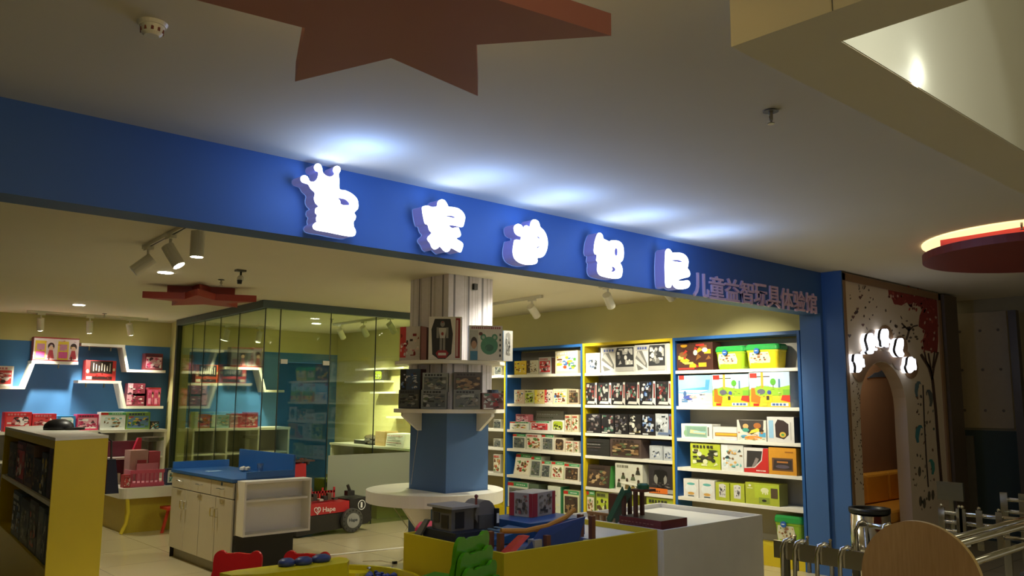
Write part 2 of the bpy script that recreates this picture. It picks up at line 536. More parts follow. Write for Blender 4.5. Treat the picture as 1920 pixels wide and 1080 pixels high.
# alcove behind the arch
b = MB()
b.box(8.005, 8.02, 3.905, 4.46, 0, 2.6, 'brown'); b.box(10.5, 10.55, 3.905, 4.46, 0, 2.6, 'brown'); b.box(8.005, 10.55, 4.46, 4.5, 0, 2.6, 'brown'); b.box(8.005, 10.55, 3.905, 4.5, 2.6, 2.65, 'brown')
tag(b.build('wall_alcove'), kind='structure')

lamp('alcove_fill', 'AREA', (9.2, 4.18, 2.55), 3.2, WARM, (9.2, 4.18, 0), size=.4)  # added lamp without a fixture, put in to brighten the alcove
# ochre padded bench in the alcove
bn = thing('padded_bench', (9.2, 4.2, 0), 'ochre padded bench with square back cushions inside the arch', 'bench')
b = MB(); b.box(8.03, 10.45, 3.95, 4.455, 0, 0.36, 'cushion'); b.build('base', bn, bevel=0.02)
b = MB(); b.box(8.03, 10.45, 3.93, 4.455, 0.365, 0.5, 'cushion'); b.build('seat', bn, bevel=0.03)
for k in range(4):
    b = MB(); b.box(8.0 + k * 0.546 + .03, 8.0 + k * 0.546 + .57, 4.3, 4.455, 0.505, 0.82, 'cushion'); b.build('back_cushion', bn, bevel=0.03)
# small blue hill picture on the arch head
b = MB()
pc = [(1627, 709), (1636, 703), (1641, 699), (1648, 698), (1655, 694), (1662, 699), (1668, 703), (1678, 710), (1660, 707), (1644, 707)]
pp = [atY(x, y, 4.45) for x, y in pc]
b.prism([(p.x, 4.449, p.z) for p in pp], (0, 0.01, 0), 'D', '3f4a60')
tag(b.build('wall_picture'), 'small dark blue hill cut-out on the wall inside the arch', 'picture')
# ================================================================== SIGN LETTERS ON THE BLUE BEAM
def signletter(name, org, sc, outline, holes, label, yfront=YF - 0.1, yback=YF - 0.003, face='letter', side='letterside', group='big lit sign letters'):
    def w(l, sub=4):
        return [atY(org[0] + x * sc, org[1] + y * sc, yfront) for x, y in smoothloop(l, sub)]
    L = w(outline); H = [w(h) for h in holes]
    cx = sum(p.x for p in L) / len(L); cz = min(p.z for p in L)
    t = thing(name, (cx, yback, cz), label, 'sign letter', group)
    b = MB(); b.prism(L, (0, 0.004, 0), face, holes=H); b.build('lit_face', t)
    for q_, l in enumerate([L] + H):
        b = MB()
        for i in range(len(l)):
            p, q = l[i], l[(i + 1) % len(l)]
            e = Vector((0, yback - yfront - 0.004, 0)); s = Vector((0, 0.004, 0))
            b.face([p + s, q + s, q + s + e, p + s + e], side)
        b.build('side_return' if q_ == 0 else 'hole_return', t)
    zc_ = sum(p.z for p in L) / len(L)
    lamp('letter_fill', 'POINT', (cx, YF - .45, zc_), 4.6, (.22, .40, 1), size=.12, parent=t)  # added fixtureless lamps brightening the beam and ceiling around each letter
    lamp('letter_fill', 'POINT', (cx - .05, YF - .16, CE - .13), .5, (.28, .48, 1), size=.05, parent=t)


signletter('sign_letter', (550, 290), 0.15748,
  [(88,290),(100,255),(135,245),(170,262),(188,300),(205,320),(240,322),(270,305),(292,270),(300,210),(265,190),(250,150),(265,115),(298,105),(330,125),(345,170),(352,210),(385,245),(430,262),(470,252),(490,225),(475,190),(485,150),(520,133),(555,150),(562,190),(542,230),(548,300),(552,408),(620,425),(700,465),(755,520),(772,570),(770,640),(728,690),(745,730),(738,770),(718,800),(722,860),(742,900),(738,950),(700,973),(600,962),(420,925),(280,900),(240,875),(235,840),(265,808),(280,800),(272,760),(285,720),(262,690),(268,640),(300,615),(265,575),(250,520),(258,455),(210,405),(180,355),(140,340),(105,325)],
  [[(470,500),(550,515),(620,530),(665,570),(665,600),(600,600),(565,585),(555,545),(520,515)]],
  'glowing white sign letter topped by a three-ball crown on the blue beam')
signletter('sign_letter', (775, 360), 0.12042,
  [(145,230),(200,213),(250,218),(275,232),(340,232),(372,215),(385,150),(435,115),(490,130),(530,190),(550,228),(620,235),(700,255),(770,310),(805,380),(798,460),(775,535),(735,545),(660,525),(560,518),(600,560),(690,550),(720,590),(740,660),(725,695),(670,725),(740,770),(775,810),(770,860),(745,930),(715,935),(660,905),(590,875),(560,915),(515,935),(470,905),(415,850),(380,875),(335,895),(290,860),(265,800),(225,745),(230,700),(285,640),(250,590),(225,510),(185,490),(160,400),(142,290)],
  [[(470,368),(560,366),(620,373),(655,395),(640,407),(560,390)]],
  'glowing white sign letter with jagged feet, right of the crowned letter')
signletter('sign_letter', (940, 400), 0.10183,
  [(235,290),(245,230),(300,195),(360,210),(395,250),(410,272),(430,235),(465,220),(500,238),(530,240),(545,170),(580,120),(630,115),(680,145),(705,200),(720,250),(780,310),(830,400),(855,520),(845,650),(800,760),(740,810),(668,825),(668,880),(640,925),(560,945),(460,945),(350,915),(260,850),(220,760),(215,660),(230,560),(245,495),(285,482),(330,490),(355,495),(365,430),(320,415),(260,370)],
  [[(665,418),(705,440),(718,490),(690,470),(665,445)], [(655,645),(690,630),(716,600),(700,600),(655,625)]],
  'glowing white sign letter with a round ear and crescent hole, middle of the five')
signletter('sign_letter', (1095, 425), 0.1018,
  [(190,380),(200,290),(235,170),(270,115),(310,118),(345,160),(360,220),(400,240),(450,265),(475,278),(500,255),(580,252),(660,275),(715,340),(735,450),(730,560),(705,630),(668,665),(695,720),(710,790),(700,890),(670,940),(600,958),(500,950),(380,925),(290,890),(250,820),(247,740),(255,655),(232,620),(240,520),(205,505),(185,450)],
  [[(595,393),(618,410),(627,465),(618,520),(595,537),(572,520),(563,465),(572,410)], [(510,735),(560,745),(588,790),(560,825),(500,825),(525,790)]],
  'glowing white sign letter with an oval hole above a crescent hole on the blue beam')
signletter('sign_letter', (1220, 455), 0.0926,
  [(300,240),(305,170),(345,122),(390,135),(425,180),(440,200),(540,200),(640,215),(720,270),(765,360),(760,470),(748,515),(785,570),(800,640),(775,690),(690,715),(600,740),(560,765),(600,775),(680,770),(750,760),(795,800),(795,860),(750,915),(660,940),(560,940),(490,905),(450,850),(430,785),(425,850),(410,900),(370,915),(325,900),(303,850),(295,700),(290,450)],
  [[(425,362),(480,350),(580,352),(640,380),(625,400),(540,388),(470,378)]],
  'glowing white sign letter with a hooked tail, next to the small unlit letters')
# nine small unlit letters
MT['acry'] = surf('unlit_pink_acrylic', 'd9b6c4', 0.45)
small = '儿童益智玩具体验馆'
ords = ['first', 'second', 'third', 'fourth', 'fifth', 'sixth', 'seventh', 'eighth', 'last']
ya = YF - 0.045
pl, pr_ = atY(1306, 543, ya), atY(1538, 575, ya)
zb_ = atY(1440, 574, ya).z; zt_ = atY(1440, 533, ya).z
cw = (pr_.x - pl.x) / 9
for i, ch in enumerate(small):
    b = MB()
    lettering(b, ch, (pl.x + cw * (i + 0.04), ya + 0.045, zb_), (1, 0, 0), (0, 0, 1), zt_ - zb_, 'acry', depth=0.016, width=cw * 0.96, offset=0.015)
    tag(b.build('small_sign_letter'), f'small unlit pinkish sign letter, {ords[i]} of the row beside the glowing letters', 'sign letter', 'small unlit sign letters')

# five glowing letters over the arch, each before a brown cloud-shaped backing
b = MB()
for x, y, rx, ry in ((1613, 690, 17, 27), (1635, 645, 15, 26), (1659, 634, 15, 24), (1687, 652, 14, 22), (1708, 690, 13, 20), (1650, 672, 30, 14), (1625, 672, 18, 20), (1690, 675, 18, 20)):
    pts = []
    for i in range(20):
        t = -2 * math.pi * i / 20
        p = M(x + rx * math.cos(t), y + ry * math.sin(t))
        if p.z < 1.55 + 0.46 * math.sqrt(max(0, 1 - ((p.x - 8.455) / 0.525) ** 2)) and 7.93 < p.x < 8.98:
            p.z = 1.56 + 0.46 * math.sqrt(max(0, 1 - ((p.x - 8.455) / 0.525) ** 2))
        pts.append((p.x, YM - 0.006 - 0.0006 * (x % 7), p.z))
    b.face(pts, 'woodtrim')
b.build('cloud_backing', parent=mural)
AL = [([(150,590),(180,575),(212,590),(240,575),(250,650),(275,660),(280,740),(290,780),(265,800),(240,790),(235,840),(200,880),(175,880),(180,800),(160,720),(140,690)], 'lowest on the left'),
      ([(365,260),(385,225),(420,230),(440,290),(460,380),(495,395),(495,430),(455,440),(460,470),(495,480),(490,515),(440,520),(430,560),(380,575),(355,540),(385,500),(370,420),(350,340)], 'second from left'),
      ([(590,200),(615,150),(640,170),(660,150),(690,200),(685,300),(725,340),(725,385),(690,390),(690,450),(665,455),(640,400),(630,450),(605,430),(600,360),(580,300)], 'topmost in the middle'),
      ([(870,330),(910,305),(940,340),(940,430),(925,520),(950,570),(930,620),(890,615),(850,560),(835,500),(850,420)], 'second from right'),
      ([(1050,650),(1080,620),(1110,650),(1140,660),(1150,740),(1160,800),(1150,845),(1120,820),(1110,850),(1070,890),(1050,880),(1020,800),(1040,740)], 'lowest on the right')]
for pts, where in AL:
    yf = YM - 0.09
    L = [atY(1590 + x * .1111, 600 + y * .1111, yf) for x, y in smoothloop(pts, 3)]
    t = thing('arch_letter', (L[0].x, YM, L[0].z), f'glowing white letter over the mural arch, {where}', 'sign letter', 'lit letters over the arch')
    b = MB(); b.prism(L, (0, 0.022, 0), 'arch'); b.build('lit_face', t)
    b = MB(); b.prism([p + Vector((0, 0.05, 0)) for p in L], (0, 0.034, 0), 'arch'); b.build('back_slab', t)
    b = MB(); b.prism([p + Vector((0, 0.0225, 0)) for p in L], (0, 0.027, 0), 'black'); b.build('spacer', t)

# ================================================================== CEILING THINGS
# red star hung below the mall ceiling with light hidden above it
zs = 2.6
star = [V((x, y, zs)) for x, y in ((1.189, 2.351), (1.309, 1.988), (1.695, 2.051), (1.434, 1.745), (1.669, 1.445))]
star += [atZ(850, -26, zs), V((0.985, 1.341, zs)), V((1.022, 1.713, zs)), atZ(262, -27, zs), V((1.024, 1.98, zs))]
cst = V((1.227, 1.8, zs))
st = thing('star_ceiling_lamp', (cst.x, cst.y, CE), 'big dull red five-pointed star hanging under the mall ceiling, top centre', 'ceiling lamp')
b = MB(); b.prism(star, (0, 0, 0.065), 'starred'); b.build('star_panel', st)
b = MB(); b.prism([cst + (p - cst) * 0.72 + Vector((0, 0, 0.066)) for p in star], (0, 0, CE - zs - 0.067), 'ceil'); b.build('star_core', st)
for k in (1, 3, 9, 5):
    p = cst + (star[k] - cst) * 0.9
    b = MB(); b.ball((p.x, p.y, zs + 0.1), 0.015, 'cove'); b.build('hidden_bulb', st)
for k in (1, 3, 9, 5):
    p = cst + (star[k] - cst) * 1.0
    lamp('star_glow', 'POINT', (p.x, p.y, zs + 0.13), 0.7, (1, .78, .36), size=0.03, parent=st)

# boxed-in ceiling drop with a deep lit well, upper right
MT['dropwhite'] = surf('cream_gypsum', 'ddd4b8', 0.85, scale=2, noise=0.03)
MT['wellwhite'] = surf('white_gypsum', 'dcd9c8', 0.6, scale=2, noise=0.03)
b = MB()
XE, YE = DXI + .5, DYI - .4
for bx in ((DC.x, DI.x, YE, DC.y), (DXI, XE, YE, DC.y), (DI.x, DXI, DI.y, DC.y), (DI.x, DXI, YE, DYI)):
    b.box(*bx, ZD, CE, 'dropwhite')
b.box(DC.x - 0.002, DC.x, DC.y - 0.331, DC.y - 0.329, ZD, CE, 'grey')
tag(b.build('ceiling_drop'), kind='structure')
b = MB(); zt_ = 4.1
g_ = .004
for bx in ((DI.x + .002, DI.x + g_, DYI + g_, DI.y - g_), (DXI - g_, DXI - .002, DYI + g_, DI.y - g_), (DI.x + g_, DXI - g_, DI.y - g_, DI.y - .002), (DI.x + g_, DXI - g_, DYI + .002, DYI + g_)):
    b.box(*bx, ZD + .002, zt_, 'wellwhite')
b.box(DI.x, DXI, DYI, DI.y, zt_, zt_ + .05, 'wellwhite')
tag(b.build('ceiling_well'), kind='structure')
pt = atZ(1722, 160, ZD)
rl = thing('well_uplight', (pt.x, DI.y - .03, ZD + .02), 'small bright uplight at the edge of the ceiling well, upper right', 'lamp')
b = MB(); b.ball((pt.x, DI.y - .006, ZD + .012), (.03, .008, .01), 'lens', n=12); b.build('lens', rl)
wc = atY(1650, 110, DI.y); wr_ = (atY(1842, 120, DI.y) - wc).length
lamp('well_beam', 'SPOT', (wc.x - .15, DI.y - .75, wc.z + .05), 10, (0.98, 1, 0.86), wc, size=0.02, spot=2 * math.degrees(math.atan(wr_ / .75)), blend=0.12, parent=rl)
lamp('uplight_spill', 'POINT', (pt.x + .03, DI.y - 0.05, ZD + 0.06), 0.2, (0.95, 1, 0.9), size=0.02, parent=rl)
lamp('well_glow', 'AREA', (DI.x + 1.2, DI.y - 1.0, zt_ - .1), 3, (1, .93, .66), (DI.x + 1.2, DI.y - 1.0, 0), size=.8, parent=rl)

# round red ceiling lamp at the right edge
zc = 2.742
ce = atZ(1729, 488, zc); R_ = 0.84
dv = Vector((ce.x, ce.y, 0)).normalized(); side = Vector((dv.y, -dv.x, 0))
cc = Vector((ce.x, ce.y, zc)) + side * R_
dl = thing('round_ceiling_lamp', (cc.x, cc.y, CE), 'dark red disc lamp under a glowing disc standing for the lit ceiling recess at right', 'ceiling lamp')
b = MB(); b.lathe([(R_, zc - 0.03), (R_, zc + 0.03)], (cc.x, cc.y, 0), 64, 'discred'); b.build('disc_panel', dl)
b = MB()
pts = [(cc.x + 0.77 * math.cos(2 * math.pi * k / 5 + 2.35), cc.y + 0.77 * math.sin(2 * math.pi * k / 5 + 2.35), zc + 0.031) for k in range(5)]
b.prism(pts, (0, 0, 0.07), 'corered'); b.build('red_core', dl)
b = MB(); b.lathe([(R_ * 1.0, CE - 0.012), (R_ * 1.0, CE - 0.002)], (cc.x, cc.y, 0), 64, 'cove'); b.build('recess_glow', dl)  # emissive disc carries the brightness of the lit ceiling recess
b = MB(); b.tube([(cc.x, cc.y, zc + .1), (cc.x, cc.y, CE - 0.012)], 0.05, 10, 'grey'); b.build('hanger', dl)

# red star ornament under the shop ceiling before the glass room
zt = 2.64
pr = [(257, 566), (340, 566), (290, 548), (378, 556), (415, 548), (425, 562), (495, 574), (430, 580), (400, 577), (340, 578), (330, 572)]
o5 = atZ(378, 566, zt); b = MB()
sh = []
for k in range(10):
    a = math.radians(100) + k * math.pi / 5
    r = 0.60 if k % 2 == 0 else 0.26
    sh.append(Vector((o5.x + r * math.cos(a), o5.y + r * math.sin(a), zt)))
rs = thing('star_ceiling_ornament', (o5.x, o5.y, CS), 'flat red star hung under the shop ceiling before the glass room', 'ceiling ornament')
b.prism(sh, (0, 0, 0.07), 'orn'); b.build('star_panel', rs)
b = MB(); b.prism([o5 + (p - o5) * 0.6 + Vector((0, 0, .071)) for p in sh], (0, 0, CS - zt - 0.071), 'orn'); b.build('star_core', rs)


def sprinkler(x, y, zz, label):
    p = atZ(x, y, zz)
    t = thing('ceiling_sprinkler', (p.x, p.y, zz), label, 'sprinkler', 'ceiling sprinklers')
    b = MB(); b.lathe([(0.034, zz - 0.006), (0.026, zz)], (p.x, p.y, 0), 16, 'grey'); b.build('rose', t)
    b = MB(); b.tube([(p.x, p.y, zz - 0.006), (p.x, p.y, zz - 0.045)], 0.009, 8, 'steel'); b.tube([(p.x - .014, p.y, zz - 0.03), (p.x, p.y, zz - 0.058), (p.x + .014, p.y, zz - 0.03)], 0.003, 6, 'steel'); b.build('nozzle', t)
    b = MB(); b.lathe([(0.016, zz - 0.062), (0.016, zz - 0.058)], (p.x, p.y, 0), 12, 'steel'); b.build('deflector', t)


sprinkler(1445, 207, CE, 'small grey sprinkler head on the mall ceiling right of centre')
sprinkler(1915, 414, CE, 'small grey sprinkler head above the round red lamp')
sprinkler(415, 524, CS, 'small sprinkler head on the shop ceiling near the spot camera')
sprinkler(196, 588, CS, 'small sprinkler head on the shop ceiling above the rear track light')
sprinkler(622, 598, CS, 'small sprinkler head seen through the glass beside the downlight')
p = atZ(286, 44, CE)
sd = thing('smoke_detector', (p.x, p.y, CE), 'round white smoke detector on the mall ceiling, upper left', 'smoke detector')
b = MB(); b.lathe([(0.044, CE - 0.012), (0.05, CE)], (p.x, p.y, 0), 24, 'lampwhite'); b.build('base', sd)
b = MB(); b.lathe([(0.024, CE - 0.045), (0.034, CE - 0.036), (0.04, CE - 0.012)], (p.x, p.y, 0), 24, 'lampwhite'); b.build('sensor_head', sd)
b = MB()
for k in range(10):
    a = math.pi * k / 5
    b.box(p.x + .034 * math.cos(a) - .004, p.x + .034 * math.cos(a) + .004, p.y + .034 * math.sin(a) - .004, p.y + .034 * math.sin(a) + .004, CE - 0.034, CE - 0.022, 'P', '7a3a30')
b.build('vent_slots', sd)
# camera dome by the front track
p = atZ(452, 506, CS)
sc_ = thing('ceiling_camera', (p.x, p.y, CS), 'small black and white security camera under the shop ceiling', 'camera')
b = MB(); b.box(p.x - .05, p.x + .04, p.y - .03, p.y + .03, CS - .018, CS, 'grey'); b.build('mount', sc_)
b = MB(); b.tube([(p.x, p.y, CS - .018), (p.x, p.y, CS - .06)], .01, 8, 'black'); b.build('neck', sc_)
b = MB(); b.ball((p.x, p.y, CS - .085), .035, 'lampwhite'); b.build('housing', sc_)
b = MB(); b.lathe([(.02, -.036), (.024, 0)], (p.x - .018, p.y - .02, CS - .1), 12, 'black'); b.build('lens', sc_)


def downlight(x, y, label, e=26):
    p = atZ(x, y, CS)
    t = thing('downlight', (p.x, p.y, CS), label, 'downlight', 'recessed downlights')
    b = MB(); b.lathe([(0.075, CS - 0.006), (0.088, CS - 0.001)], (p.x, p.y, 0), 28, 'lampwhite'); b.build('rim', t)
    b = MB(); b.lathe([(0.068, CS - 0.009), (0.068, CS - 0.0062)], (p.x, p.y, 0), 28, 'lens'); b.build('lens', t)
    lamp('downlight_beam', 'SPOT', (p.x, p.y, CS - 0.02), e * 3, NEUT, (p.x, p.y, 0), size=0.06, spot=120, blend=0.7, parent=t)


downlight(310.5, 510, 'lit recessed downlight beside the front track spotlights')
downlight(148, 571, 'lit recessed downlight before the back wall on the left')
downlight(593, 606, 'lit recessed downlight inside the glass room')


for x_, y_, w_ in ((5.6, 5.7, 'left'), (6.6, 4.9, 'right'), (6.1, 7.9, 'column')):  # added unseen downlights, put in to brighten the shop interior
    q_ = EYE + (V((x_, y_, CS)) - EYE)
    t_ = thing('downlight', (x_, y_, CS), 'added fill downlight in the shop ceiling, unseen behind the striped column' if w_ == 'column' else f'added fill downlight unseen just behind the blue beam, {w_} one', 'downlight', 'recessed downlights')
    b = MB(); b.lathe([(0.075, CS - 0.006), (0.088, CS - 0.001)], (x_, y_, 0), 28, 'lampwhite'); b.build('rim', t_)
    b = MB(); b.lathe([(0.068, CS - 0.009), (0.068, CS - 0.0062)], (x_, y_, 0), 28, 'lens'); b.build('lens', t_)
    lamp('downlight_beam', 'SPOT', (x_, y_, CS - 0.02), 90, NEUT, (x_ + .3, y_ + .6, 0) if w_ != 'column' else (x_ - .9, y_ + .2, 0), size=0.06, spot=140, blend=0.6, parent=t_)


def track(p0, p1, heads, label, group=None, aim=None, watts=40, spotdeg=60, lit=None):
    """ceiling track between two points with cylinder spot heads at fractions along it"""
    p0 = Vector(p0); p1 = Vector(p1)
    t = thing('track_light', ((p0 + p1) / 2)[:], label, 'track light', 'ceiling track lights')
    d = (p1 - p0).normalized(); n = Vector((-d.y, d.x, 0)); zz = p0.z
    b = MB(); w = 0.017
    b.hexa([p0 - n * w + Vector((0, 0, -.03)), p1 - n * w + Vector((0, 0, -.03)), p1 + n * w + Vector((0, 0, -.03)), p0 + n * w + Vector((0, 0, -.03)),
            p0 - n * w, p1 - n * w, p1 + n * w, p0 + n * w], 'lampwhite'); b.build('rail', t)
    b = MB()
    b.hexa([p0 - n * .006 + Vector((0, 0, -.031)), p1 - n * .006 + Vector((0, 0, -.031)), p1 + n * .006 + Vector((0, 0, -.031)), p0 + n * .006 + Vector((0, 0, -.031)),
            p0 - n * .006 + Vector((0, 0, -.0295)), p1 - n * .006 + Vector((0, 0, -.0295)), p1 + n * .006 + Vector((0, 0, -.0295)), p0 + n * .006 + Vector((0, 0, -.0295))], 'black'); b.build('slot', t)
    for k, f in enumerate(heads):
        c = p0 + (p1 - p0) * f
        tgt = Vector(aim(k, c))
        b = MB()
        b.box(c.x - .05 if abs(d.x) > .5 else c.x - .022, c.x + .05 if abs(d.x) > .5 else c.x + .022, c.y - .05 if abs(d.y) > .5 else c.y - .022, c.y + .05 if abs(d.y) > .5 else c.y + .022, zz - .055, zz - .031, 'lampwhite')
        b.tube([c + Vector((0, 0, -.055)), c + Vector((0, 0, -.12))], .011, 8, 'lampwhite'); ad = b.build('adapter', t)
        pv = c + Vector((0, 0, -.14)); dr = (tgt - pv).normalized()
        e0 = pv - dr * .04; e1 = pv + dr * .13
        b = MB(); b.tube([e0, e1], .045, 20, 'lampwhite'); b.build('spot_can', t)
        on = lit is None or k in lit
        b = MB(); b.tube([e1 + dr * .0005, e1 + dr * .003], .038, 20, 'lens' if on else 'lensoff'); b.build('spot_lens', t)
        if on: lamp('spot_beam', 'SPOT', (e1 + dr * .02)[:], watts if not isinstance(watts, (list, tuple)) else watts[k], NEUT, tgt, size=0.03, spot=spotdeg, blend=0.6, parent=t)


track((2.19, 6.75, CS), (2.05, 5.0, CS), (0.08, 0.42, 0.78), 'white track light with three can spots behind the blue beam', aim=lambda k, c: [(c.x - 1.0, c.y + 0.35, 1.7), (c.x + .7, c.y - .6, 1.2), (c.x + .05, c.y + .1, 0)][k], watts=26, lit=(1, 2))
track((atY(50, 592, 12.93).x, 12.93, CS), (atY(277, 607, 12.93).x, 12.93, CS), (0.11, 0.5, 0.84), 'white track light along the back wall with three can spots', aim=lambda k, c: [(3.05, 13.42, 1.1), (3.75, 13.4, 1.1), (4.6, 13.4, 1.1)][k], watts=[120, 75, 55], spotdeg=62)
track((5.35, 12.93, CS), (6.35, 12.93, CS), (0.2, 0.75), 'added track light with two can spots brightening the blue wall behind the glass', aim=lambda k, c: [(5.5, 13.4, 1.1), (6.1, 13.4, 1.1)][k], watts=[45, 110], spotdeg=62)  # added track, put in to light the blue wall behind the glass
track((6.75, 8.6, CS), (6.56, 6.75, CS), (0.05, 0.9), 'white track light with two can spots behind the striped column', aim=lambda k, c: [(7.7, 9.0, 1.6), (7.7, 7.15, 1.75)][k], watts=84, spotdeg=62)
track((6.42, 5.75, CS), (6.3, 4.3, CS), (0.08, 0.62), 'white track light with two can spots right behind the blue beam', aim=lambda k, c: [(7.7, 6.1, 1.5), (7.7, 4.9, 1.75)][k], watts=64, spotdeg=66)
track((6.76, 11.7, CS), (6.68, 9.8, CS), (0.12, 0.5, 0.9), 'white track light with three can spots inside the glass room', aim=lambda k, c: [(7.85, 12.0, 1.4), (7.85, 11.2, 1.3), (7.85, 10.3, 1.5)][k], watts=[80, 170, 210], spotdeg=64)
# ================================================================== TOY BOXES
RN = random.Random(11)


def ell(cu, cv, ru, rv, n=14): return [(cu + ru * math.cos(2 * math.pi * i / n), cv + rv * math.sin(2 * math.pi * i / n)) for i in range(n)]


def rct(u0, v0, u1, v1): return [(u0, v0), (u1, v0), (u1, v1), (u0, v1)]


def blobs(r, u0, v0, u1, v1, pal, n, s=0.2):
    o = []; n = int(n * 1.7); s *= .8
    for i in range(n):
        cu = r.uniform(u0, u1); cv = r.uniform(v0, v1); k = r.random(); a = s * (u1 - u0) * r.uniform(.4, 1); c = s * (v1 - v0) * r.uniform(.4, 1)
        if k < .45: p = ell(cu, cv, a, c, 9)
        elif k < .75: p = rct(cu - a, cv - c * .6, cu + a, cv + c * .6)
        else: p = [(cu - a, cv - c), (cu + a, cv - c * r.uniform(-.5, 1)), (cu + a * r.uniform(-.5, .5), cv + c)]
        o.append(([(min(max(u, u0), u1), min(max(v, v0), v1)) for u, v in p], r.choice(pal)))
    return o


def bars(r, u0, v0, u1, v1, col, n):
    o = []; w = (u1 - u0) / n
    for i in range(n): o.append((rct(u0 + i * w, v0, u0 + i * w + w * r.uniform(.5, .85), v1), col))
    return o


